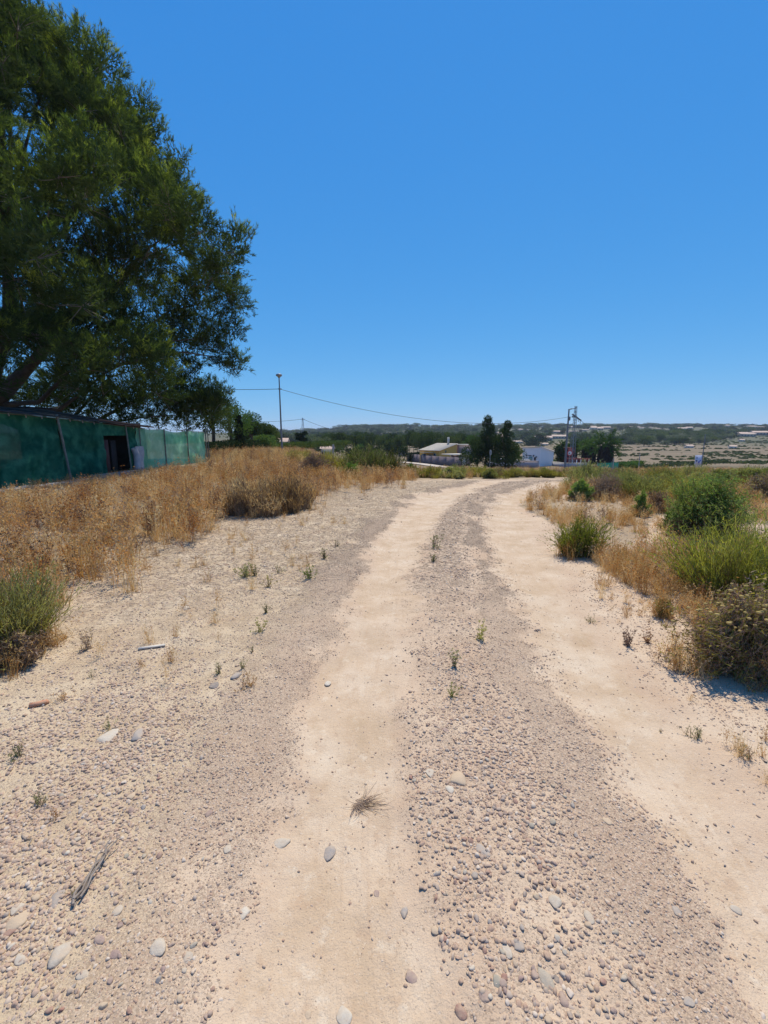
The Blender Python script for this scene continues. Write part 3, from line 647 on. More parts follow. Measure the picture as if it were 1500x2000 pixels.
def weeds_field():
    rng = np.random.default_rng(3); src = []
    src += [source(grass_clump(k, .50, .07, 40, [.75, .25], .5), 'straw_shape', [STRAW, RUST]) for k in range(3)]
    src += [source(weed_branchy(20 + k, .55, 5, True, p=(.65, .35)), 'weed_shape', [STRAW, RUST]) for k in range(3)]
    src += [source(weed_branchy(30 + k, .50, 6, True, p=(.65, .35)), 'weed_shape', [RUST, DEADP]) for k in range(2)]
    src += [source(grass_clump(60, .45, .09, 44, [1.0], .6, nm=1), 'straw_shape', [STRAW])]
    src += [source(weed_branchy(70 + k, .5, 4, True, p=(.5, .5), w=.007), 'weed_shape', [DEADP, DEAD]) for k in range(2)]
    pts = []
    def put(n, xr, yr, poly, dens_f, kinds, s0, s1, thin=True):
        x = rng.uniform(*xr, n); y = rng.uniform(*yr, n); ok = in_poly(x, y, poly)
        x, y = x[ok], y[ok]; k = rng.random(len(x)) < dens_f(x, y); x, y = x[k], y[k]
        kk = np.array(kinds)[rng.integers(0, len(kinds), len(x))]
        pts.append(np.c_[x, y, kk, rng.uniform(s0, s1, len(x))])
    def edge_w(x, y):                  # thin out towards the bare dirt
        px = 750 + FPX * x / y
        return np.ones_like(x)
    dl = lambda x, y: masks(x, y)[0]
    f = lambda x, y: (.42 + .58 * sstep(.34, .5, fbm(x * 2.2, y * 2.2, 74))) * sstep(1.5, 3.7, dl(x, y) - (fbm(x * .6, y * .6, 71) - .5) * 1.6 + .10 * (y - 6).clip(0, 6) ) * (.4 + .6 * sstep(.32, .55, fbm(x * .8, y * .8, 73))) 
    A = 14 * 16; put(int(A * 46), (-12, 2), (1.8, 18), WEED_L, f, [0, 1, 3, 4, 5, 3, 5, 6, 7, 9, 10, 8], .32, 1.1)
    put(int(24 * 32 * 8), (-22, 3), (17, 50), WEED_L, lambda x, y: .95 * sstep(.3, .5, fbm(x * .4, y * .4, 75)) + .15, [0, 1, 2, 8, 8, 1, 3, 4, 6], .6, 1.25)
    # right side band and thin stuff
    put(9000, (1, 9), (2, 9), WEED_R, lambda x, y: .75 * sstep(.30, .52, fbm(x * 1.5, y * 1.5, 77)) + .2, [6, 7, 9, 10, 9, 3], .2, .6)
    put(9000, (2, 16), (6, 16), WEED_R2, lambda x, y: .55 * sstep(.38, .60, fbm(x * .9, y * .9, 79)) + .16, [6, 7, 9, 10, 9, 10, 1], .25, .75)
    # scattered sprigs on the bare verges
    bare_l = Gs([(-200, 1560), (120, 1290), (300, 1150), (420, 1030), (620, 985), (700, 990), (600, 1120), (480, 1300), (250, 1600)])
    put(2600, (-5, 1), (1.2, 16), bare_l, lambda x, y: .42 * sstep(.42, .60, fbm(x * 1.2, y * 1.2, 81)) + .06, [9, 10, 6, 7, 9, 10, 5], .10, .42)
    bare_r = Gs([(1120, 1110), (1300, 1180), (1400, 1340), (1600, 1400), (1600, 1700), (1450, 1560), (1300, 1340), (1180, 1200)])
    put(3600, (.8, 6), (1.5, 7), bare_r, lambda x, y: .5 * sstep(.42, .6, fbm(x * 1.6, y * 1.6, 83)) + .09, [6, 7, 9, 10, 9, 10], .10, .36)
    bare_r2 = Gs([(1010, 1000), (1090, 1080), (1120, 1110), (1010, 990), (1000, 960), (1060, 950), (1090, 1000)])
    put(1200, (1, 9), (4, 15), bare_r2, lambda x, y: .4 + 0 * x, [6, 7, 9, 10, 9], .15, .42)
    for x0, y0, r0 in SHB:                      # litter and dry growth round the feet of the shrubs
        m_ = int(10 + 26 * r0); a_ = rng.uniform(0, 6.283, m_); q_ = r0 * rng.uniform(.55, 1.25, m_)
        pts.append(np.c_[x0 + q_ * np.cos(a_), y0 + q_ * np.sin(a_), np.array([6, 7, 9, 10, 9, 1])[rng.integers(0, 6, m_)], rng.uniform(.2, .65, m_)])
    far = [(-6, 16), (-2, 16.8), (2.5, 17.5), (8, 19), (20, 22), (48, 40), (60, 70), (-10, 75), (-6, 40)]
    put(16000, (-8, 48), (16, 70), far, lambda x, y: .62 * sstep(.3, .6, fbm(x * .35, y * .35, 85)) * (1 - sstep(30, 70, y) * .6) * (np.minimum(track_d(x, y, LTP)[0], track_d(x, y, RTP)[0]) > .2), [0, 1, 2, 8, 4, 6, 7, 7], .5, 1.05)
    A = np.concatenate(pts); x, y, k, s = A.T
    mk = masks(x, y); ok = mk[4] < .2; x, y, k, s = x[ok], y[ok], k[ok].astype(int), s[ok]
    s = s * (1 - .55 * sstep(-6.6, -7.6, x) * sstep(8, 10, y) * (1 - sstep(18, 22, y)))
    z = ground_z(x, y) - .01
    n = len(x); rot = np.c_[rng.normal(0, .10, n), rng.normal(0, .10, n), rng.uniform(0, 6.28, n)]
    print('weeds', n)
    scatter('dry_weeds', np.c_[x, y, z], rot, np.c_[s, s, s * rng.uniform(.8, 1.15, n)], k, src, 'straw and rust coloured dry weeds and grasses covering the verges', 'dry weeds', [STRAW, RUST, DEADP])

# ---- shrubs, each one a thing
def shrub_mb(kind, h, r, seed, dens=1.0, leafscale=1.0):
    """foliage and stems of a shrub as two builders; material slots: 0 main leaf, 1 second leaf, 2 dead brown"""
    rng = np.random.default_rng(seed); L_, St = MB(), MB()
    if kind == 'broom':
        n = int(620 * dens); a = rng.uniform(0, 6.283, n); rr = r * .68 * np.sqrt(rng.random(n))
        b = np.c_[rr * np.cos(a), rr * np.sin(a), np.zeros(n)]
        e = (rr / (r * .68)) * min(.46, .6 * r / h) + rng.normal(0, .17, n); a2 = a + rng.normal(0, .3, n)
        d = np.c_[np.sin(e) * np.cos(a2), np.sin(e) * np.sin(a2), np.cos(e)]
        ln = h * rng.uniform(.45, 1.05, n) * (1 - .22 * (rr / (r * .68)) ** 2)
        Pt = ribbons(b, d, ln, .0055 * leafscale, rng.uniform(-.04, .08, n), 5, rng, rng.choice(3, n, p=[.35, .2, .45]), St, .10)
        k = 14; t = rng.uniform(.18, 1, (n, k)); seg = np.minimum((t * 5).astype(int), 4); f = (t * 5 - seg)[..., None]; i = np.arange(n)[:, None]
        B = (Pt[i, seg] * (1 - f) + Pt[i, seg + 1] * f).reshape(-1, 3)
        D = unit(np.repeat(unit(Pt[:, -1] - Pt[:, 2]), k, 0) * 1.0 + rng.normal(0, .42, (n * k, 3)) + [0, 0, .25])
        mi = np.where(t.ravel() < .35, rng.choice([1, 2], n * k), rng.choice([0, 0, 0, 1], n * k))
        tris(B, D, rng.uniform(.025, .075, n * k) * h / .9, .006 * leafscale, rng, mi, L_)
    elif kind == 'leafy':
        n = int(90 * dens); d = updirs(n, .75, rng); b = np.c_[rng.normal(0, r * .10, (n, 2)), np.zeros(n)]
        ln = 1 / np.sqrt((np.hypot(d[:, 0], d[:, 1]) / r) ** 2 + (d[:, 2] / h) ** 2) * rng.uniform(.7, 1.0, n)
        Pt = ribbons(b, d, ln, .012 * leafscale, .03, 5, rng, 2, St, .05)
        k = 26; t = rng.uniform(.25, 1, (n, k)); seg = np.minimum((t * 5).astype(int), 4); f = (t * 5 - seg)[..., None]; i = np.arange(n)[:, None]
        B = (Pt[i, seg] * (1 - f) + Pt[i, seg + 1] * f).reshape(-1, 3) + rng.normal(0, .05 * r, (n * k, 3))
        D = unit(rng.normal(0, .6, (n * k, 3)) + np.repeat(d, k, 0) * .6 + [0, 0, .5])
        P2 = ribbons(B, D, rng.uniform(.08, .2, n * k) * min(r, 1.0), .005 * leafscale, .02, 2, rng, 2, St, .1)
        B2 = np.repeat(P2.reshape(-1, 3), 3, 0) + rng.normal(0, .012 * leafscale, (n * k * 9, 3)); B2 = B2[B2[:, 2] > .0]
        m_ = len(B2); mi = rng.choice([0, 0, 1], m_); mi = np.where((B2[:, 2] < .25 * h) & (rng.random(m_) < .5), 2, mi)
        tris(B2, unit(rng.normal(size=(m_, 3)) + [0, 0, .6]), rng.uniform(.02, .045, m_) * leafscale, .012 * leafscale, rng, mi, L_)
    elif kind == 'thick':                            # upright tussock, dark inside with straw tips
        n = int(900 * dens); a = rng.uniform(0, 6.283, n); rr = r * np.sqrt(rng.random(n))
        rr = rr * (1 + .35 * np.sin(a * 3 + seed)); b = np.c_[rr * np.cos(a), rr * np.sin(a) * .6, np.zeros(n)]
        e = (rr / r) * .35 + rng.normal(0, .12, n); d = np.c_[np.sin(e) * np.cos(a), np.sin(e) * np.sin(a), np.cos(e)]
        Pt = ribbons(b, d, h * rng.uniform(.35, 1.1, n) * (1 - .35 * np.clip(rr / r, 0, 1.2) ** 2), .009 * leafscale, .02, 4, rng, rng.choice([2, 2, 1], n), St, .05)
        B = np.repeat(Pt[:, 3:].reshape(-1, 3), 2, 0); m_ = len(B)
        tris(B, unit(rng.normal(0, .5, (m_, 3)) + [0, 0, 1]), rng.uniform(.05, .14, m_), .008 * leafscale, rng, rng.choice([0, 0, 1], m_), L_)
    elif kind == 'twiggy':
        n = int(150 * dens); d = updirs(n, .65, rng); b = np.c_[rng.normal(0, r * .15, (n, 2)), np.zeros(n)]
        ln = 1 / np.sqrt((np.hypot(d[:, 0], d[:, 1]) / r) ** 2 + (d[:, 2] / h) ** 2) * rng.uniform(.6, 1.0, n)
        Pt = ribbons(b, d, ln, .006 * leafscale, .04, 5, rng, 2, St, .14)
        k = 14; q = rng.integers(1, 6, (n, k)); B = Pt[np.arange(n)[:, None], q].reshape(-1, 3)
        P2 = ribbons(B, unit(rng.normal(0, .7, (n * k, 3)) + np.repeat(d, k, 0) * .5 + [0, 0, .25]), rng.uniform(.08, .24, n * k) * r, .0035 * leafscale, .03, 3, rng, rng.choice([2, 2, 1], n * k), St, .2)
        B2 = np.repeat(P2[:, 1:].reshape(-1, 3), 1, 0); m_ = len(B2)
        tris(B2, unit(rng.normal(size=(m_, 3))), rng.uniform(.015, .04, m_), .009 * leafscale, rng, rng.choice([0, 1, 2, 2], m_), L_)
    return L_, St
NSH = 0
SHB = []
def shrub(name, px, py, wpx, hpx, kind, mats, label, cat='shrub', dens=1.0, group=None, heads=0, zoff=0, ls=None, Y=None):
    """px, py: foot of the shrub in the photo; wpx, hpx: its width and height there"""
    global NSH; NSH += 1
    if Y is None: x, y = G(px, py)
    else: x, y = P(px, py, Y).x, Y
    k = y / FPX / ray(px, py)[1]; r = wpx / 2 * k; h = hpx * k * 1.04
    if y < 15: SHB.append((x, y + r * .3, r))
    ls = ls or max(1.0, (y / 435) / .008 * .55)
    L_, St = shrub_mb(kind, h, r, 900 + NSH, dens, ls)
    ph = NSH * 1.7
    for q in (L_, St):
        for V in q.V:
            a_ = np.arctan2(V[:, 1], V[:, 0]); g_ = 1 + .16 * np.sin(2 * a_ + ph) + .12 * np.sin(3 * a_ + 2 * ph) + .07 * np.sin(7 * a_ + ph)
            V[:, 0] *= g_; V[:, 1] *= g_; V[:, 2] *= 1 + .16 * np.sin(a_ + ph) * np.clip(np.hypot(V[:, 0], V[:, 1]) / r, 0, 1) + .08 * np.sin(V[:, 0] / r * 6 + ph)
    t = empty(name, (x, y + r * .3, float(ground_z(x, y + r * .3)) + zoff), label, cat, group)
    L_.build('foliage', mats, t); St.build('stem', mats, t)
    if heads:
        rng = np.random.default_rng(NSH); mb = MB(); c = np.concatenate(L_.V); c = c[c[:, 2] > np.quantile(c[:, 2], .8)]
        for q in c[rng.integers(0, len(c), heads)]:
            rr = rng.uniform(.010, .018); V, F = ICO1; mb.add(V * [rr, rr, rr * .55] + q + [0, 0, .02], F)
        mb.build('flower_head', FLOWER, t)
    return t
GB, GD, SG, OL, DR = [BROOM, BROOMD, DEAD], [BROOMD, BROOMD, DEAD], [SAGE, GREEN, DEAD], [OLIVE, BROOM, DEAD], [DEADP, DEAD, DEAD]
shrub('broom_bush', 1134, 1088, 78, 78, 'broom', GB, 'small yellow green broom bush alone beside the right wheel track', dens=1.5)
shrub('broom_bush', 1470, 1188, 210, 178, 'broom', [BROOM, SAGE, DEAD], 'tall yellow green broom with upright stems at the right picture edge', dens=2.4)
shrub('leafy_bush', 1392, 1066, 185, 122, 'leafy', [GREEN, SAGE, DEAD], 'large dense green bush above the broom at the right', dens=2.2)
shrub('leafy_bush', 1322, 1052, 60, 42, 'leafy', [GREEN, SAGE, DEAD], 'low green skirt of growth at the left foot of the large green bush', dens=1)
shrub('everlasting_bush', 1460, 1328, 200, 165, 'twiggy', [OLIVE, OLIVE, DEADP], 'brown twiggy bush topped with pale yellow flower heads in the right foreground', dens=3.0, heads=190)
shrub('everlasting_bush', 1600, 1345, 220, 200, 'twiggy', [OLIVE, DEADP, DEAD], 'brown twiggy bush cut by the right picture edge', dens=2.4, heads=50)
shrub('herb_tuft', 1298, 1204, 28, 36, 'broom', SG, 'small grey green tuft below the dry band on the right verge', 'herb', dens=.35)
shrub('leafy_bush', 1146, 948, 62, 46, 'broom', [SAGE, BROOMD, DEAD], 'round dark grey green bush at the bend, right of the road', dens=1.3)
shrub('leafy_bush', 1135, 985, 40, 36, 'leafy', [GREEN, GREEN, DEAD], 'small bright green bush below the round dark one at the bend', dens=.8)
shrub('leafy_bush', 1258, 985, 96, 56, 'broom', [SAGE, OLIVE, DEAD], 'dark sage bush left of the yellow one on the right', dens=1.4)
shrub('broom_bush', 1318, 980, 100, 50, 'broom', OL, 'yellow green bush in the row behind the large green bush', dens=1.5)
shrub('leafy_bush', 1352, 995, 60, 62, 'broom', OL, 'brown footed yellowish bush touching the large green bush', dens=1)
shrub('milkweed', 1252, 1018, 26, 48, 'leafy', [GREEN, GREEN, DEAD], 'slim bright green plant on bare dirt left of the large green bush', 'plant', dens=.45)
shrub('twiggy_bush', 1290, 1010, 60, 40, 'twiggy', DR, 'grey brown dead bush right of the slim green plant', dens=1)
shrub('twiggy_bush', 1185, 985, 100, 50, 'twiggy', DR, 'spreading purple brown dead bush behind the alone broom', dens=1.2)
shrub('twiggy_bush', 1490, 988, 70, 52, 'twiggy', [OLIVE, DEADP, DEAD], 'dark brown dead bush at the far right edge', dens=1.6)
shrub('broom_bush', 1420, 960, 110, 26, 'broom', OL, 'olive bush behind the top of the large green bush', dens=1.2)
shrub('sage_bush', 5, 1285, 135, 165, 'broom', [PSAGE, OLIVE, DEADP], 'grey green bush with dry brown foot at the left picture edge', dens=2.2)
shrub('twiggy_bush', 20, 1305, 100, 62, 'twiggy', [STRAW, DEADP, DEAD], 'dry brown growth at the foot of the left edge bush', dens=1.4)
shrub('sage_bush', -120, 1330, 200, 150, 'leafy', [SAGE, OLIVE, DEAD], 'grey green bush mostly outside the left picture edge', dens=1.2)
shrub('tussock', 485, 1008, 92, 66, 'thick', [STRAW, DEAD, DEAD], 'dark dry tussock with straw top, left half of the clump beside the left verge', 'tussock', dens=1.3)
shrub('tussock', 552, 1000, 92, 64, 'thick', [STRAW, DEAD, DEAD], 'dark dry tussock with straw top, right half of the clump beside the left verge', 'tussock', dens=1.3)
shrub('thorn_bush', 612, 946, 84, 40, 'twiggy', [DEADP, DEADP, DEAD], 'purple grey thorny cushion among the straw on the left', dens=1.6, Y=17)
for px, py, ww, hh, mt, lb, Y in [
  (700, 935, 66, 64, [BROOMD, SAGE, DEAD], 'dark green shrub left of its taller neighbours beyond the left verge', 17.5),
  (736, 936, 48, 66, [BROOMD, SAGE, DEAD], 'middle dark shrub of the three beyond the left verge', 17.8),
  (762, 934, 34, 56, [BROOMD, OLIVE, DEAD], 'narrow brownish shrub right of the three beyond the left verge', 18),
  (682, 938, 44, 26, [GREEN, GREEN, DEAD], 'low fresh green shrub in front of the three dark ones', 16.5),
  (650, 922, 80, 44, OL, 'pale olive shrub behind the thorny cushion', 20),
  (585, 910, 60, 26, OL, 'olive shrub in the straw by the left street lamp', 24),
  (1118, 962, 34, 26, [SAGE, OLIVE, DEAD], 'small sage shrub between the two bushes at the bend', 12.5),
  (1168, 962, 46, 30, [SAGE, OLIVE, DEAD], 'grey green shrub just right of the bushes at the bend', 12.6),
  (1205, 972, 44, 34, [SAGE, BROOMD, DEAD], 'grey green shrub left of the dark sage bush', 11.6),
  (1218, 950, 60, 30, [SAGE, OLIVE, DEAD], 'loose sage shrub behind the dark sage bush', 15),
  (1290, 956, 60, 34, [OLIVE, SAGE, DEAD], 'loose olive shrub behind the yellow green bush', 14.5),
  (1350, 954, 60, 36, [SAGE, OLIVE, DEAD], 'grey green shrub behind the large green bush', 15),
  (1480, 962, 60, 34, [SAGE, OLIVE, DEAD], 'grey green shrub behind the dark brown dead bush', 14.5),
  (801, 930, 20, 24, [GREEN, BROOM, DEAD], 'bright green shrub near the start of the pale lane', 19),
  (840, 936, 50, 24, OL, 'low olive shrub under the brown boundary wall', 19),
  (893, 938, 36, 26, [SAGE, BROOM, DEAD], 'green shrub under the end of the brown boundary wall', 19),
  (938, 936, 60, 24, OL, 'wide olive shrub in front of the two pines', 20),
  (1000, 940, 34, 18, OL, 'brownish olive shrub between the pines and the white house', 19.5),
  (1042, 940, 34, 16, OL, 'yellowish shrub in front of the white house', 19.5),
  (1072, 941, 30, 18, OL, 'yellow olive shrub at the right corner of the white house', 19),
  (975, 936, 34, 18, [OLIVE, DEADP, DEAD], 'brown shrub below the trunk of the right pine', 20.5),
  (1105, 934, 40, 13, OL, 'pale shrub at the foot of the right street lamp', 21),
  (1185, 945, 60, 19, OL, 'yellowish shrub right of the round bush at the bend', 20),
  (1230, 940, 50, 15, OL, 'yellow green shrub in front of the green net', 22),
  (1290, 935, 60, 16, [SAGE, OLIVE, DEAD], 'grey green shrub left of the blue and white sign', 24),
  (1375, 945, 30, 16, [OLIVE, DEADP, DEAD], 'dark brown shrub at the foot of the blue and white sign', 30),
  (1450, 942, 80, 15, OL, 'olive shrub on the crest at the right edge', 22)]:
    shrub('scrub_bush', px, py, ww, hh, 'broom' if mt[0] is not GREEN else 'leafy', mt, lb, dens=1.1 if px < 1100 else .7, Y=Y)
# small green weeds on the road and verges
def sprig(px, py, hpx, wpx, mats, label, n=9, seed=0):
    rr_ = np.random.default_rng(seed + 50); n = int(rr_.integers(5, 15)); hpx *= rr_.uniform(.7, 1.1); wpx *= rr_.uniform(.8, 1.7)
    mats = [{'fresh_green_leaf': SAGE, 'broom_green': OLIVE}.get(mats[0].name, mats[0]) if seed % 3 else mats[0], DEADP if seed % 2 else mats[1]]
    x, y = G(px, py); k = y / FPX / ray(px, py)[1]; h = hpx * k * .95; r = wpx * k / 2
    rng = np.random.default_rng(seed); mb, sb = MB(), MB()
    b = np.c_[rng.normal(0, r * .25, (n, 2)), np.zeros(n)]; Pt = ribbons(b, updirs(n, .45, rng), h * rng.uniform(.6, 1.1, n), max(.003, .0012 * y), .03, 4, rng, 0, sb, .08)
    kk = 30; q = rng.integers(0, 5, (n, kk)); B = Pt[np.arange(n)[:, None], q].reshape(-1, 3) + rng.normal(0, r * .06, (n * kk, 3))
    m_ = len(B); tris(B, unit(rng.normal(0, .8, (m_, 3)) + [0, 0, .7]), rng.uniform(.08, .2, m_) * h, h * .045, rng, rng.choice([0, 0, 1], m_), mb)
    t = empty('weed_plant', (x, y, float(ground_z(x, y)) - .003), label, 'weed')
    mb.build('leaves', mats, t); sb.build('stem', [DEADP], t); return t
for k, (px, py, hh, ww, mt, lb) in enumerate([
  (606, 1132, 28, 20, [GREEN, BROOM], 'fresh green weed at the right of the left verge'),
  (524, 1148, 34, 26, [BROOM, OLIVE], 'yellow green leafy weed on the left verge'),
  (478, 1125, 34, 26, [SAGE, OLIVE], 'pale upright weed left of the yellow green leafy one'),
  (498, 1122, 24, 12, [SAGE, OLIVE], 'thin weed between the pale upright and the leafy one'),
  (545, 1118, 22, 14, [SAGE, DEADP], 'grey thin weed above the yellow green leafy one'),
  (634, 1092, 20, 12, [SAGE, DEADP], 'small grey weed in the gravel nearest the left wheel track'),
  (657, 1070, 18, 12, [SAGE, DEADP], 'small grey weed furthest up beside the left wheel track'),
  (494, 1278, 20, 12, [SAGE, BROOM], 'small dark weed in the left gravel above the slate stone'),
  (510, 1240, 28, 14, [SAGE, OLIVE], 'olive weed in the left gravel below the leafy weeds'),
  (520, 1200, 20, 12, [SAGE, OLIVE], 'tiny olive weed in line below the yellow green leafy one'),
  (474, 1308, 34, 14, [SAGE, DEADP], 'thin upright weed right above the flat grey stone'),
  (425, 1316, 24, 24, [SAGE, DEADP], 'greyish spreading weed above the slate stone'),
  (937, 1252, 36, 22, [BROOM, SAGE], 'green weed standing in the middle strip, upper one'),
  (885, 1306, 34, 20, [SAGE, BROOM], 'green weed in the middle strip, middle one'),
  (883, 1362, 32, 18, [SAGE, BROOM], 'green weed in the middle strip, lower one'),
  (852, 1072, 34, 30, [SAGE, DEADP], 'grey green weed far up in the middle strip'),
  (846, 1100, 18, 12, [SAGE, DEADP], 'tiny weed below the far one in the middle strip'),
  (1360, 1440, 34, 36, [GREEN, SAGE], 'dark green tufted weed on the right verge beside the wheel track'),
  (1455, 1482, 28, 32, [DEADP, SAGE], 'brownish star shaped weed near the right edge'),
  (1290, 1424, 10, 12, [SAGE, GREEN], 'tiny weed left of the dark green tufted one'),
  (1155, 1214, 16, 26, [SAGE, DEADP], 'flat grey weed on the pale right verge'),
  (1226, 1262, 40, 14, [DEADP, RUST], 'dry upright weed on the right verge'),
  (1264, 1252, 40, 14, [DEADP, RUST], 'dry upright weed right of its twin on the right verge'),
  (35, 1480, 36, 34, [SAGE, DEADP], 'dark grey weed near the left edge in the dirt'),
  (213, 1422, 24, 22, [SAGE, BROOM], 'small weed just above the pale speckled stone'),
  (120, 1366, 30, 44, [RUST, STRAW], 'orange dry weed right of the clay brick shard'),
  (486, 1346, 28, 28, [STRAW, RUST], 'straw yellow weed right of the slate coloured stone'),
  (105, 1600, 30, 40, [RUST, STRAW], 'orange brown dry weed in the stony patch'),
  (75, 1568, 26, 34, [SAGE, DEADP], 'grey weed in the stony patch at left'),
  (180, 1320, 20, 26, [SAGE, DEADP], 'grey sprig on the pale dirt left of the stones'),
  (168, 1268, 50, 44, [DEADP, STRAW], 'dry brown weed below the left bush'),
  (142, 1750, 24, 20, [GREEN, OLIVE], 'green sprout at the foot of the dry twigs')]):
    sprig(px, py, hh, ww, mt, lb, seed=k)
# flattened straw tuft in the wheel track
x, y = G(700, 1566); rng = np.random.default_rng(4); mb = MB(); n = 70
a = rng.normal(.25, .42, n); d = np.c_[np.cos(a), np.sin(a), rng.uniform(.0, .10, n)]
ribbons(np.c_[rng.normal(0, .012, (n, 2)), np.full(n, .004)], unit(d), rng.uniform(.08, .19, n), .0028, .03, 6, rng, rng.choice(2, n), mb, .10)
a = rng.normal(-1.1, .9, 40); d = np.c_[np.cos(a), np.sin(a), rng.uniform(.02, .12, 40)]
ribbons(np.c_[rng.normal(0, .012, (40, 2)), np.full(40, .01)], unit(d), rng.uniform(.04, .09, 40), .003, .05, 5, rng, 1, mb, .22)
tag(mb.build('straw_tuft', [leaf('flat_straw', [(.40, .30, .19), (.55, .43, .29)], .2, 9), DEADP], loc=(x, y, float(ground_z(x, y)))), 'flattened fan of dead straw lying in the left wheel track', 'straw tuft')
# dry twigs
for sx, sy, ex, ey, lb in [(148, 1772, 222, 1652, 'bundle of grey dry twigs lying among the gravel at left'), (30, 1640, 62, 1655, 'short dry twig near the left edge in the stony patch')]:
    a = G(sx, sy); b = G(ex, ey); t = empty('dry_twigs', (a[0], a[1], float(ground_z(*a))), lb, 'twigs'); rng = np.random.default_rng(sx)
    d = np.array([b[0] - a[0], b[1] - a[1], .01])
    for k in range(5 if sx > 100 else 1):
        mb = MB(); o = rng.normal(0, .008, 3); o[2] = .004 + .004 * k
        pts = [o + d * f * rng.uniform(.85, 1.05) + rng.normal(0, .006, 3) * [1, 1, .3] for f in np.linspace(0, 1, 7)]
        mb.tube(pts, np.linspace(.0045, .0018, 7) * rng.uniform(.7, 1.2), 5); mb.build('twig', solid('grey_twig', (.33, .28, .23), (.22, .17, .13), scale=30), t)
weeds_field()
# ================================================================ THE BIG PINE
BARK = solid('pine_bark', (.11, .085, .065), (.055, .04, .03), scale=6, bump=.03, bscale=9)
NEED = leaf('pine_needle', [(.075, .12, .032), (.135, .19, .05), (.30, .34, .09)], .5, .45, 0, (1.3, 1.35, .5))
NEEDD = leaf('pine_needle_shaded_age', [(.038, .064, .026), (.06, .095, .036), (.095, .13, .052)], .36, .8, 0, (1.2, 1.2, .5))  # older inner needles, with shade put into the darker green
TWIG = solid('grey_pine_twig', (.20, .17, .14), (.12, .10, .08), scale=20)
def shoots(pts, axes, L, rng, mb, k=14, nl=.13, w=.016, m=0):
    n = len(pts); t = rng.random((n, k)); B = (pts[:, None] + axes[:, None] * (t * np.asarray(L).reshape(-1, 1))[..., None]).reshape(-1, 3)
    D = unit(np.repeat(axes, k, 0) * 1.0 + rng.normal(0, .42, (n * k, 3)))
    tris(B, D, nl * rng.uniform(.7, 1.2, n * k), w, rng, np.repeat(m, k) if not np.isscalar(m) else m, mb)
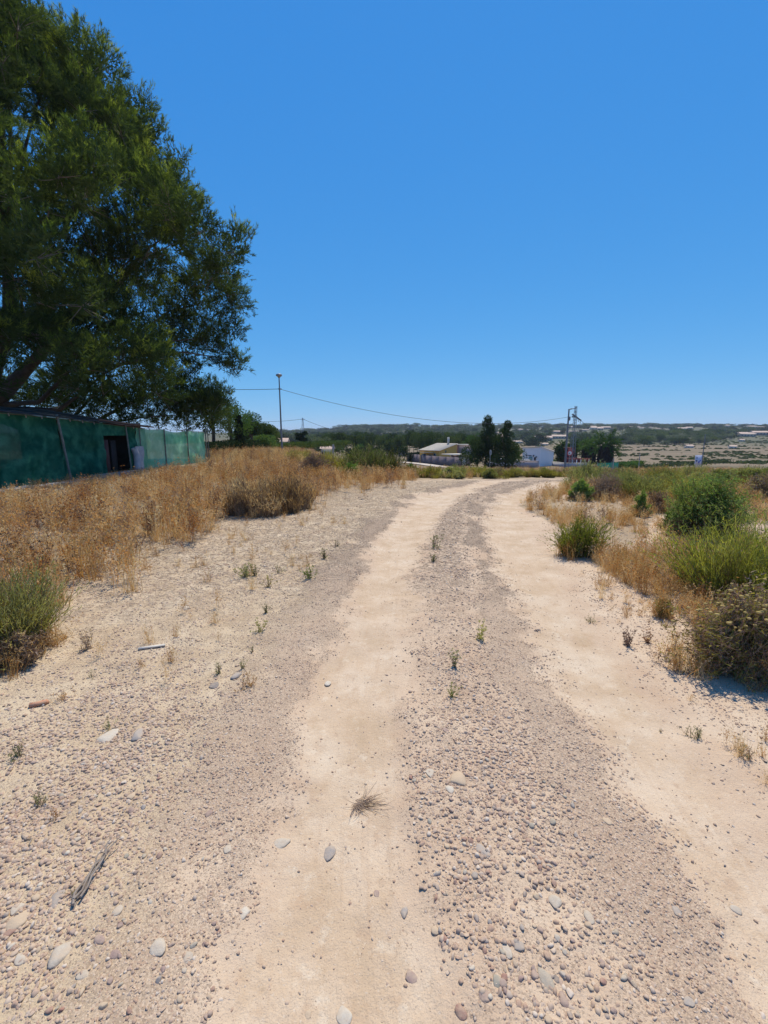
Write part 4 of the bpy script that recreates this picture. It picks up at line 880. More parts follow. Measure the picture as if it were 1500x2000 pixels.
def big_pine():
    ax, ay = -16.0, 21.0; dist = math.hypot(ax, ay); aa = math.atan2(-ax, ay)
    sil = [(440, 788), (478, 742), (500, 690), (487, 665), (508, 598), (492, 548), (462, 500), (405, 455), (352, 408), (378, 372), (384, 300), (345, 245), (300, 168), (262, 150), (215, 165), (188, 118), (140, 100), (112, 60), (75, 15), (20, -30), (-60, -90), (-160, -150)]
    prof = []
    for px, py in sil:
        dx, dy, dz = ray(px, py); ang = math.atan2(-dx, dy); L = dist * math.cos(aa - ang); r = dist * math.sin(aa - ang)
        prof.append((CAMZ + dz / math.hypot(dx, dy) * L, r))
    prof = np.array(sorted(prof)); print('pine profile', prof.round(1).tolist())
    zs, rs = prof[:, 0], prof[:, 1]
    root = empty('pine_tree', (ax - 2.6, ay - 1.0, 0), 'huge dark green pine tree leaning over the net shed on the left', 'tree')
    O = np.array([ax - 2.6, ay - 1.0, 0.0]); rng = np.random.default_rng(42)
    lobes = []; tries = 0
    zmin = 2.6
    while len(lobes) < 308 and tries < 20000:
        tries += 1
        z = rng.uniform(zmin, zs[-1] + .4); R = np.interp(z, zs, rs) if z < zs[-1] else rs[-1] * (1 - (z - zs[-1]) / 2.5)
        if z < 3.6 : R = max(R, 8.6)
        R = max(R * (1 - .20 * float(sstep(11, 16, z))) * (1 + .10 * math.sin(z * 2.1)), .8); lr = rng.uniform(.7, 1.5) * (1.0 if R > 3 else .8)
        a = rng.uniform(0, 6.283); rr = (R - lr * rng.uniform(.72, 1.05)) * (1 if rng.random() < .72 else rng.uniform(.3, .95))
        if rr < 0: continue
        c = np.array([ax + rr * math.cos(a), ay + rr * math.sin(a), z])
        # sky gaps under the crown and few lobes on the far side
        if z < zmin + lr * .8: c[2] = zmin + lr * .8
        toward = (c[0] - ax) * .6 - (c[1] - ay) * .8
        if toward < -3.0 and rng.random() < .55: continue
        px = 750 + FPX * c[0] / c[1]
        if c[0] > -10.2 and c[2] - lr * .75 < 2.3 and c[1] < 18: continue
        if px > 325 and c[2] < 9.5 and c[1] - .53 * c[2] < 24.5: continue
        if all(np.linalg.norm(c - q[0]) > .41 * (lr + q[1]) for q in lobes): lobes.append((c, lr))
    # rim lobes right on the photographed silhouette
    for px, py, Rr in [(430, 610, 1.5), (440, 700, 1.25), (400, 660, 1.4), (455, 640, 1.0), (395, 540, 1.5), (440, 560, 1.1), (330, 370, 1.3), (345, 320, .9), (320, 440, 1.5), (265, 215, 1.15), (290, 270, 1.2), (160, 160, 1.2), (80, 80, 1.1), (30, 50, 1.0), (405, 760, .9), (350, 740, 1.2), (210, 215, 1.2),
                       (300, 800, 1.0), (350, 810, .9), (395, 815, .8), (240, 790, 1.0), (180, 780, 1.0), (120, 750, 1.1),
                       (150, 812, .9), (200, 818, .9), (255, 822, .8), (310, 828, .8), (360, 832, .8), (402, 838, .7), (425, 812, .8), (425, 780, 1.0), (380, 790, 1.1), (330, 780, 1.2), (280, 760, 1.3), (360, 690, 1.5), (320, 650, 1.6), (360, 600, 1.6), (420, 660, 1.3), (465, 590, 1.2), (455, 710, 1.1), (300, 710, 1.5), (180, 470, 1.8), (230, 520, 1.8), (150, 560, 1.8), (280, 480, 1.7), (300, 560, 1.7), (210, 600, 1.8), (110, 620, 1.6), (260, 640, 1.6), (60, 540, 1.7), (100, 480, 1.7), (330, 620, 1.5), (40, 640, 1.4), (170, 660, 1.5), (410, 500, 1.3), (380, 560, 1.4)]:
        dx, dy, dz = ray(px, py); ang = math.atan2(-dx, dy); L = dist * math.cos(aa - ang) + rng.uniform(-.8, .8) + (4.5 if py > 520 and px > 280 else (-3.0 if px < 281 and 460 < py < 670 else 0)); h_ = math.hypot(dx, dy)
        lobes.append((np.array([dx / h_ * L, dy / h_ * L, CAMZ + dz / h_ * L]), Rr))
    print('lobes', len(lobes))
    N1 = MB()
    TW = MB()
    for c, lr in lobes:
        m_pl = max(7, int(19 * lr ** 1.7)); pd = unit(rng.normal(size=(m_pl, 3)) * [1, 1, .85] + [0, 0, .12])
        pb = c + pd * lr * rng.uniform(.25, .62, (m_pl, 1)) * [1, 1, .85] - O; pa = unit(pd * .9 + [0, 0, .55] + rng.normal(0, .22, (m_pl, 3))); pl = rng.uniform(.45, .95, m_pl) * (.35 + .42 * lr)
        q_ = 17; t_ = rng.uniform(.0, 1, (m_pl, q_)) ** .8; rad_ = (.30 - .22 * t_) * lr ** .5
        p = (pb[:, None] + pa[:, None] * (t_ * pl[:, None])[..., None] + unit(rng.normal(size=(m_pl, q_, 3))) * rad_[..., None] * rng.random((m_pl, q_, 1)) ** .5).reshape(-1, 3); n = len(p)
        axs = unit(np.repeat(pa, q_, 0) * .8 + [0, 0, .35] + rng.normal(0, .35, (n, 3)))
        young_lit = (t_.ravel() > .55) & (rng.random(n) < .75) & (np.repeat(pd[:, 2], q_) > -.25)  # upper tips: young growth with the highlight put into its brighter colour
        shoots(p, axs, rng.uniform(.10, .28, n), rng, N1, 10, .15, .0195, np.where(young_lit, 0, 1))
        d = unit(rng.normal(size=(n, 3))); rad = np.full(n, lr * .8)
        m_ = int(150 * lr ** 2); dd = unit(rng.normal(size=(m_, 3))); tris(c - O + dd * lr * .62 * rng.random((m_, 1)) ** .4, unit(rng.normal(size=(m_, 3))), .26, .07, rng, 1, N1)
        # bare twigs inside the lobe
        k = int(9 * lr); e = d[:k] * rad[:k, None] * .9; b = np.repeat((c - O)[None], k, 0) - [0, 0, lr * .3]
        ribbons(b, unit(e + [0, 0, .15 * lr]), np.linalg.norm(e, axis=1), .03, .02, 4, rng, 0, TW, .08)
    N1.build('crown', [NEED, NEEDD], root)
    TW.build('twigs', TWIG, root)['kind'] = 'stuff'
    # trunk and limbs
    T = MB(); base = np.array([0, 0, -.3]); fork = np.array([.5, .2, 2.6]); mid = np.array([1.9, .6, 6.5]); top = np.array([2.5, 1.0, 14.5])
    T.tube([base, base * .5 + fork * .5 + [-.1, 0, 0], fork, (fork + mid) / 2 + [-.1, 0, .1], mid, (mid + top) / 2, top], [.48, .42, .38, .32, .26, .15, .05], 12)
    T.build('trunk', BARK, root, smooth=True)
    pick = rng.permutation(len(lobes))[:60]
    for q in pick:
        c = lobes[q][0] - O; s = fork if c[2] < 6 else (mid if c[2] < 11 else (mid + top) / 2)
        s = s + rng.normal(0, .1, 3) + [0, 0, rng.uniform(-.6, .3)]
        m1 = s * .6 + c * .4 + [0, 0, -.12 * np.linalg.norm(c - s)] + rng.normal(0, .25, 3); m2 = s * .25 + c * .75 + rng.normal(0, .2, 3)
        mb = MB(); L = np.linalg.norm(c - s); mb.tube([s, m1, m2, c], [.04 + .011 * L, .03 + .007 * L, .02 + .003 * L, .012], 7); mb.build('limb', BARK, root, smooth=True)
    # heavy limb leaving the trunk at the left picture edge
    p = [np.array(P(-60, 812, 19.6)) - O, np.array(P(5, 772, 19.4)) - O, np.array(P(38, 735, 19.3)) - O, np.array(P(80, 690, 19.2)) - O, np.array(P(140, 600, 19.4)) - O]
    mb = MB(); mb.tube(p, [.36, .30, .26, .2, .1], 9); mb.build('limb', BARK, root, smooth=True)
big_pine()

# ================================================================ THE NET SHED
NETG = None
def net_mat(name, a, b, trans, alpha):
    m, t, out = nodes(name); tc = N(t, 'TexCoord')
    mp = N(t, 'Mapping'); mp.inputs['Scale'].default_value = (1, 1, 1); t.links.new(tc.outputs['Object'], mp.inputs[0])
    no = N(t, 'TexNoise', Scale=2.2, Detail=6.0, Roughness=.7, Distortion=.8); t.links.new(mp.outputs[0], no.inputs['Vector'])
    wv = N(t, 'TexWave', Scale=1.6, Distortion=7.0, Detail=3.0); t.links.new(mp.outputs[0], wv.inputs['Vector'])
    col = ramp(t, math_(t, 'ADD', math_(t, 'MULTIPLY', no.outputs['Fac'], .75), math_(t, 'MULTIPLY', wv.outputs['Fac'], .25)), [(.32, a), (.55, tuple((p + q) / 2 for p, q in zip(a, b))), (.66, b)])
    d = N(t, 'BsdfDiffuse'); tr = N(t, 'BsdfTranslucent'); tp = N(t, 'BsdfTransparent'); m1 = N(t, 'MixShader', Fac=trans); m2 = N(t, 'MixShader', Fac=alpha)
    t.links.new(col, d.inputs[0]); t.links.new(col, tr.inputs[0])
    t.links.new(d.outputs[0], m1.inputs[1]); t.links.new(tr.outputs[0], m1.inputs[2]); t.links.new(m1.outputs[0], m2.inputs[1]); t.links.new(tp.outputs[0], m2.inputs[2])
    t.links.new(m2.outputs[0], out.inputs[0]); return m
def shed():
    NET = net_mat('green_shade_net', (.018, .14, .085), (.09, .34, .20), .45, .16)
    NETL = net_mat('green_net_painted_sunlit', (.26, .66, .38), (.44, .84, .56), .5, .10)  # paler copy of the net: sunlight on the far panels put into the colour
    POST = solid('weathered_post', (.20, .21, .18), (.12, .12, .10), scale=12); DARKW = solid('dark_board_and_shade', (.045, .03, .028), (.03, .022, .02), scale=5)
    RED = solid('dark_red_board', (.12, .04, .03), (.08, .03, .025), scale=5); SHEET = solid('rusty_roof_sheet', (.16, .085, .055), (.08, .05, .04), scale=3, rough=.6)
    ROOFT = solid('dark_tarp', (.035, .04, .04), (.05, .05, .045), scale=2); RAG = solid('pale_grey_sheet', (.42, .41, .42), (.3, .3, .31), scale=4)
    A, B = np.array([-10.6, 8.0]), np.array([-9.75, 24.0]); u = (B - A) / np.linalg.norm(B - A); nrm = np.array([-u[1], u[0]])
    root = empty('net_shed', (A[0], A[1], 0), 'long low shed walled with torn green shade netting under the pine', 'shed')
    O = np.array([A[0], A[1], 0.0])
    def W(Y): t = (Y - A[1]) / (B[1] - A[1]); return A + (B - A) * t
    def at(Y, z, off=0.0): p = W(Y) + nrm * off; return np.array([p[0], p[1], z]) - O
    def top(Y): return float(np.interp(Y, [8, 12, 14, 17, 18.7, 24], [2.28, 2.17, 2.10, 1.92, 1.84, 1.72]))
    def net(y0, y1, mt, z0=.0, name='net_panel', off=0.0, seed=0, ztop=None, bul=.06, sag=0.0):
        nx, nz = max(4, int((y1 - y0) / .12)), 18; mb = MB(); V = []
        for i in range(nx + 1):
            Y = y0 + (y1 - y0) * i / nx; zt = (ztop if ztop is not None else top(Y)) - sag * math.sin(math.pi * i / nx)
            for j in range(nz + 1):
                f = j / nz; z = z0 + (zt - z0) * f
                dd = off + bul * (float(fbm(Y * 1.3 + seed, z * 2.1, 91)) - .5) * 2 + .06 * (float(vnoise(Y * 6 + z * 2.5, z * 1.2, 93)) - .5) + .03 * (float(vnoise(Y * 15 - z * 4, z * 3, 95)) - .5) + .012 * math.sin(Y * 21 + 2 * z) * (1 - f)
                V.append(at(Y, z, dd))
        F = [(i * (nz + 1) + j, (i + 1) * (nz + 1) + j, (i + 1) * (nz + 1) + j + 1, i * (nz + 1) + j + 1) for i in range(nx) for j in range(nz)]
        mb.add(V, F); return mb.build(name, mt, root, smooth=True)
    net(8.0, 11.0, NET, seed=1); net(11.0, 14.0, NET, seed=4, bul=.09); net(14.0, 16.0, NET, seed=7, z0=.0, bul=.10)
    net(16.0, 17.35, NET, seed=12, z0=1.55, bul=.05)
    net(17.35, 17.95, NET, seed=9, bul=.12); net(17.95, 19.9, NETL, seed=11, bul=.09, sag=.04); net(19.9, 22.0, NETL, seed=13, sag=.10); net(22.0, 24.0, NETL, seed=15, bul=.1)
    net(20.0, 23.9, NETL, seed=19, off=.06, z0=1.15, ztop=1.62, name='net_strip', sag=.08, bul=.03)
    # rear and end walls
    for off_, y0, y1 in ((4.2, 8.0, 18.6),):
        o = net(y0, y1, NET, off=off_, seed=31, ztop=2.5)
    mb = MB(); p0, p1 = at(8.0, 0), at(8.0, 0, 4.2); mb.add([p0, p1, p1 + [0, 0, 2.5], p0 + [0, 0, 2.28]], [(0, 1, 2, 3)]); mb.build('net_panel', NET, root)
    mb = MB(); p0, p1 = at(18.6, 0), at(18.6, 0, 4.2); mb.add([p0, p1, p1 + [0, 0, 2.4], p0 + [0, 0, 1.84]], [(0, 1, 2, 3)]); mb.build('net_panel', NET, root)
    # ties along the upper wire
    for Y in np.arange(8.4, 23.9, .55):
        if 15.9 < Y < 17.4: continue
        mb = MB(); mb.box(at(Y, top(Y) - .03, -.05), (.03, .02, .08), rx=.3); mb.build('tie', RAG, root)
    mb = MB(); mb.tube([at(Y, top(Y) - .01, -.03) for Y in np.arange(8, 24.2, .8)], .008, 5); mb.build('wire', POST, root)
    # posts
    def post(Y, r=.035, lean=0.0, extra=.06, off=-.06, zt=None):
        mb = MB(); z1 = (zt or top(Y) + extra); mb.tube([at(Y, -.1, off), at(Y - lean * .5, z1 * .5, off), at(Y - lean, z1, off)], r, 8); return mb.build('post', POST, root, smooth=True)
    post(8.1); post(11.0, .03); post(14.15, .035, .28, .12, -.10); post(17.35, .03, .1); post(18.1, .022); post(19.9, .03, -.05, .02); post(22.0, .028, 0, .06); post(24.0, .035, 0, .1); post(24.35, .025, .0, .25, -.02)
    # roof sheets side by side, with the rusty front edge
    for k, Y in enumerate(np.arange(8.0, 18.6, 1.06)):
        Y1 = min(Y + 1.02, 18.8); mb = MB(); d = .02 * (k % 2)
        q = [at(Y, top(Y) + .03 + d, -.18), at(Y1, top(Y1) + .03 + d, -.18), at(Y1, 2.62 + d, 4.3), at(Y, 2.62 + d, 4.3)]
        mb.add(q + [p - [0, 0, .025] for p in q], [(0, 1, 2, 3), (7, 6, 5, 4), (0, 4, 5, 1), (1, 5, 6, 2), (2, 6, 7, 3), (3, 7, 4, 0)]); mb.build('roof_sheet', ROOFT if Y < 15.5 else SHEET, root)
    mb = MB(); mb.tube([at(15.6, top(15.6) + .10, -.2), at(18.9, top(18.9) + .06, -.2)], .03, 6); mb.build('roof_batten', SHEET, root)
    # dark inside: boards, junk, cloth; added dark sheets paint the doorway's shade
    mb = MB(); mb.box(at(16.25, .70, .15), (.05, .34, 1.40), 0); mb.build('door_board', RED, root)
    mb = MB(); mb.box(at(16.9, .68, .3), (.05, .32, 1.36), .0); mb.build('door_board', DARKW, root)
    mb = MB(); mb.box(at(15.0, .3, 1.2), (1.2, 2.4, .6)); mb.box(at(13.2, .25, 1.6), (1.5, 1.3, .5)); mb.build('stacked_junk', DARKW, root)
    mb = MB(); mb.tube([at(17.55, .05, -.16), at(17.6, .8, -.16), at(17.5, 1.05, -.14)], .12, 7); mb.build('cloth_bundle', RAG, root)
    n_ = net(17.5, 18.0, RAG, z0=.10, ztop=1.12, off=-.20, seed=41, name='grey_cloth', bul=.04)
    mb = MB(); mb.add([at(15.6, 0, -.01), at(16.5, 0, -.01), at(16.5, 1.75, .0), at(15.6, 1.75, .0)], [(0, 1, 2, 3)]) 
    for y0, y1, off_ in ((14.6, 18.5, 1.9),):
        net(y0, y1, DARKW, off=off_, seed=51, ztop=2.1, name='added_shade_sheet', bul=.04)  # added dark sheet standing in for the shade inside
    mb = MB(); mb.box(at(18.35, 1.0, 2.1), (4.0, .05, 2.1)); mb.build('added_shade_wall', DARKW, root)  # added dark wall, painted shade seen through the doorway
    # concrete kerb in front
    CON = solid('rough_concrete', (.40, .37, .35), (.30, .28, .27), scale=4, bump=.01, bscale=12)
    r2 = empty('concrete_kerb', (0, 0, 0), 'low rough concrete kerb along the foot of the net shed', 'kerb')
    for y0, y1, hh in ((8.0, 12.4, .16), (12.5, 14.9, .13), (15.0, 17.4, .20)):
        mb = MB(); a, b = W(y0), W(y1); f = np.array([-nrm[0], -nrm[1]])
        poly = [tuple(a + f * .10), tuple(b + f * .10), tuple(b + f * .55), tuple(a + f * .55)]
        mb.prism(poly[::-1], -.1, hh); mb.build('concrete_slab', CON, r2)
shed()
# ================================================================ STREET FURNITURE AND CABLES
GALV = solid('galvanised_steel', (.30, .31, .32), (.22, .23, .24), rough=.5, metallic=.4, scale=4)
PAINTG = solid('grey_paint', (.20, .22, .24), (.15, .16, .18), rough=.55, scale=4); CONC = solid('pole_concrete', (.36, .35, .34), (.28, .27, .26), scale=3)
def gz(x, y): return float(ground_z(x, y))
def lamp_left():
    b = P(551, 884, 40); tp = P(546, 738, 40); z0 = gz(b.x, 40); r = empty('street_lamp', (b.x, 40, z0), 'tall slim street lamp with a round head rising from the dry grass on the left', 'street lamp')
    h = tp.z - z0
    mb = MB(); mb.tube([(0, 0, -.1), (0, 0, .9)], .10, 12); mb.tube([(0, 0, .9), (0, 0, h * .5), (0, 0, h)], [.085, .07, .05], 12); mb.build('pole', PAINTG, r, smooth=True)
    mb = MB(); mb.tube([(0, 0, h), (0, 0, h + .10), (0, 0, h + .16), (0, 0, h + .30), (0, 0, h + .36)], [.08, .13, .27, .26, .08], 14); mb.build('lamp_head', GALV, r, smooth=True)
    mb = MB(); mb.tube([(0, 0, h - 1.0), (0, 0, h - .9)], .10, 10); mb.box((.12, 0, h - .95), (.16, .06, .06)); mb.build('cable_clamp', PAINTG, r)
    return Vector((b.x, 40, z0 + h - .95))
def lamp_right():
    b = P(1103, 915, 58); tp = P(1108, 799, 58); z0 = gz(b.x, 58); h = tp.z - z0
    r = empty('street_lamp', (b.x, 58, z0), 'tall grey street lamp with a flat side arm near the white house', 'street lamp')
    mb = MB(); mb.tube([(0, 0, -.1), (0, 0, h * .45)], [.13, .12], 12); mb.tube([(0, 0, h * .45), (.0, 0, h)], [.12, .09], 12); mb.build('pole', PAINTG, r, smooth=True)
    mb = MB(); mb.tube([(0, 0, h - .05), (.35, 0, h + .02)], .06, 8); mb.build('arm', PAINTG, r, smooth=True)
    mb = MB(); mb.add([(.2, -.16, h - .03), (.85, -.16, h + .02), (.85, .16, h + .02), (.2, .16, h - .03), (.2, -.12, h + .09), (.85, -.08, h + .10), (.85, .08, h + .10), (.2, .12, h + .09)], [(3, 2, 1, 0), (4, 5, 6, 7), (0, 1, 5, 4), (1, 2, 6, 5), (2, 3, 7, 6), (3, 0, 4, 7)]); mb.build('lamp_head', PAINTG, r)
    mb = MB(); mb.box((.13, -.05, h - 1.2), (.16, .2, .5)); mb.build('junction_box', PAINTG, r)
    return Vector((b.x, 58, z0 + h - 1.0))
LA, LB = lamp_left(), lamp_right()
def pylon():
    b = P(1119, 872, 75); tp = P(1121.5, 793, 75); z0 = gz(b.x, 75); h = tp.z - z0
    r = empty('lattice_pylon', (b.x, 75, z0), 'grey lattice power pylon with dark slanting cross arms behind the right street lamp', 'pylon', rz=.5)
    w = lambda z: .36 - .24 * z / h
    for sx, sy in ((-1, -1), (1, -1), (1, 1), (-1, 1)):
        mb = MB(); mb.tube([(sx * w(0), sy * w(0), -.2), (sx * w(h), sy * w(h), h)], .04, 5); mb.build('leg', GALV, r)
    n = 16
    for k in range(n):
        z0_, z1_ = h * k / n, h * (k + 1) / n; mb = MB(); cs = [(-1, -1), (1, -1), (1, 1), (-1, 1)]
        for q in range(4):
            (a, b_), (c, d) = cs[q], cs[(q + 1) % 4]
            if k % 2: (a, b_), (c, d) = (c, d), (a, b_)
            mb.tube([(a * w(z0_), b_ * w(z0_), z0_), (c * w(z1_), d * w(z1_), z1_)], .022, 4)
        mb.build('brace', GALV, r)
    arms = []
    for (x0, zz0, x1, zz1) in ((-.75, h - 1.35, 1.55, h - 2.35), (-.7, h - 1.75, .5, h - 1.85)):
        mb = MB(); L = math.hypot(x1 - x0, zz1 - zz0); mb.box(((x0 + x1) / 2, 0, (zz0 + zz1) / 2), (L, .22, .16), ry=math.atan2(zz0 - zz1, x1 - x0)); mb.build('cross_arm', PAINTG, r)
    INS = solid('glass_insulator', (.10, .16, .13), (.07, .10, .09), rough=.2)
    for x, z in ((-.7, h - 1.6), (-.3, h - 1.65), (.5, h - 2.05), (.95, h - 2.25), (1.4, h - 2.45)):
        mb = MB()
        for q in range(4): mb.tube([(x, 0, z - .09 * q), (x, 0, z - .09 * q - .04)], [.10, .07], 8)
        mb.build('insulator', INS, r)
    return Vector((b.x, 75, z0 + h - 1.6)), Vector((b.x + 1.2, 75.4, z0 + h - 2.4))
PY1, PY2 = pylon()
def far_pole():
    b = P(593, 880, 92); tp = P(590.5, 816, 92); z0 = gz(b.x, 92); h = tp.z - z0
    r = empty('power_pole', (b.x, 92, z0), 'distant tapered concrete power pole sticking up behind the hedge on the left', 'power pole')
    for s in (-1, 1):
        mb = MB(); mb.tube([(s * .42, 0, -.2), (s * .07, 0, h)], [.09, .05], 6); mb.build('leg', CONC, r)
    for k in range(7):
        z = h * (k + .5) / 7; ww = .42 - .35 * z / h; mb = MB(); mb.box((0, 0, z), (2 * ww, .06, .08)); mb.build('rung', CONC, r)
    mb = MB(); mb.box((0, 0, h - .3), (.9, .08, .08)); mb.build('cross_arm', CONC, r)
    return Vector((b.x, 92, z0 + h - .25))
FP = far_pole()
CAB = solid('cable_rubber', (.05, .05, .055), (.04, .04, .045), rough=.6)
def cable(a, b, sag, label, rad=.022, n=28):
    mb = MB(); a, b = Vector(a), Vector(b)
    pts = [tuple(a.lerp(b, t) - Vector((0, 0, 4 * sag * t * (1 - t)))) for t in np.linspace(0, 1, n)]
    o = mb; mb.tube(pts, rad, 5, cap=False); tag(mb.build('overhead_cable', CAB, smooth=True), label, 'cable')
cable(LA, LB, 1.75, 'sagging black overhead cable between the left and right street lamps', .019)
cable(P(200, 742, 44), LA, .35, 'overhead cable running left from the left street lamp behind the pine', .022)
cable(LB, PY1, .08, 'short cable from the right street lamp to the lattice pylon', .02)
cable(PY2, P(1205, 845, 160), 1.6, 'thin cable falling right from the lattice pylon towards the hill', .03)
cable(P(480, 822, 92), FP, .3, 'faint far cable left of the distant power pole', .03)
cable(FP, P(770, 848, 170), 2.2, 'faint far cable right of the distant power pole', .035)

# round signs
def disc(mb, c, r, y, m=0, n=24):
    V = [(c[0], y, c[1])] + [(c[0] + r * math.cos(2 * math.pi * k / n), y, c[1] + r * math.sin(2 * math.pi * k / n)) for k in range(n)]
    return mb.add(V, [(0, 1 + k, 1 + (k + 1) % n) for k in range(n)], m)
REDP = solid('sign_red', (.50, .06, .06), (.42, .07, .07), rough=.5); WHP = solid('sign_white', (.70, .69, .68), (.62, .60, .60), rough=.5); BLKP = solid('sign_black', (.05, .05, .06), rough=.5)
def round_sign(px, py_c, py_b, Y, rad, label, front=True, rz=0.0, side=.0):
    b = P(px, py_b, Y); c = P(px, py_c, Y); z0 = gz(b.x, Y); h = c.z - z0
    r = empty('road_sign', (b.x, Y, z0), label, 'road sign', rz=rz)
    mb = MB(); mb.tube([(0, .05, -.1), (0, .05, h + rad)], .035, 8); mb.build('pole', GALV, r)
    mb = MB(); mb.tube([(0, -.005, h), (0, .015, h)], rad, 24); mb.build('plate', REDP if front else GALV, r)
    if front:
        mb = MB(); disc(mb, (0, h), rad * .68, -.010); mb.build('sign_face', WHP, r)
        mb = MB(); mb.box((-.10, -.014, h - .02), (.10, .004, .16)); mb.box((-.02, -.014, h - .08), (.12, .004, .07)); mb.build('symbol', BLKP, r)
    else:
        mb = MB(); mb.box((0, -.012, h), (rad * 1.2, .02, .05)); mb.build('bracket', PAINTG, r)
round_sign(1111, 885, 912, 55, .36, 'round red and white road sign right of the right street lamp', True)
round_sign(957, 884, 916, 55, .34, 'grey back of a round road sign between the two pines', False, rz=.9)
def blue_sign():
    Y = 40.0; b = P(1368, 925, Y); tp = P(1368, 848, Y); z0 = gz(b.x, Y); r = empty('pole_sign', (b.x, Y, z0), 'white notice board with blue print fixed to a thin pole in the valley field', 'sign', rz=-.15)
    h = tp.z - z0; mb = MB(); mb.tube([(0, 0, -.2), (0, 0, h)], [.045, .035], 8); mb.build('pole', PAINTG, r)
    zt, zb = P(1360, 889, Y).z - z0, P(1360, 913, Y).z - z0; w = .56
    mb = MB(); mb.box((-.06 - w / 2, -.03, (zt + zb) / 2), (w, .03, zt - zb)); mb.build('board', solid('board_white', (.62, .62, .70), (.55, .56, .66), rough=.5), r)
    BL = solid('board_blue', (.10, .12, .42), (.14, .16, .46), rough=.5); DB = solid('board_dark_blue', (.05, .06, .16), rough=.5); hh = zt - zb
    f = lambda u, v, a, c: ((-.06 - w + u * w, -.047, zb + v * hh), (a * w, .006, c * hh))
    mb = MB(); mb.box(*f(.26, .78, .18, .07)); mb.box(*f(.24, .56, .24, .07)); mb.box(*f(.28, .50, .14, .08)); mb.build('print', DB, r)
    mb = MB(); mb.box(*f(.62, .42, .22, .20)); mb.box(*f(.80, .56, .16, .12)); mb.box(*f(.42, .36, .3, .04)); mb.box(*f(.55, .22, .5, .03)); mb.build('print', BL, r)
blue_sign()

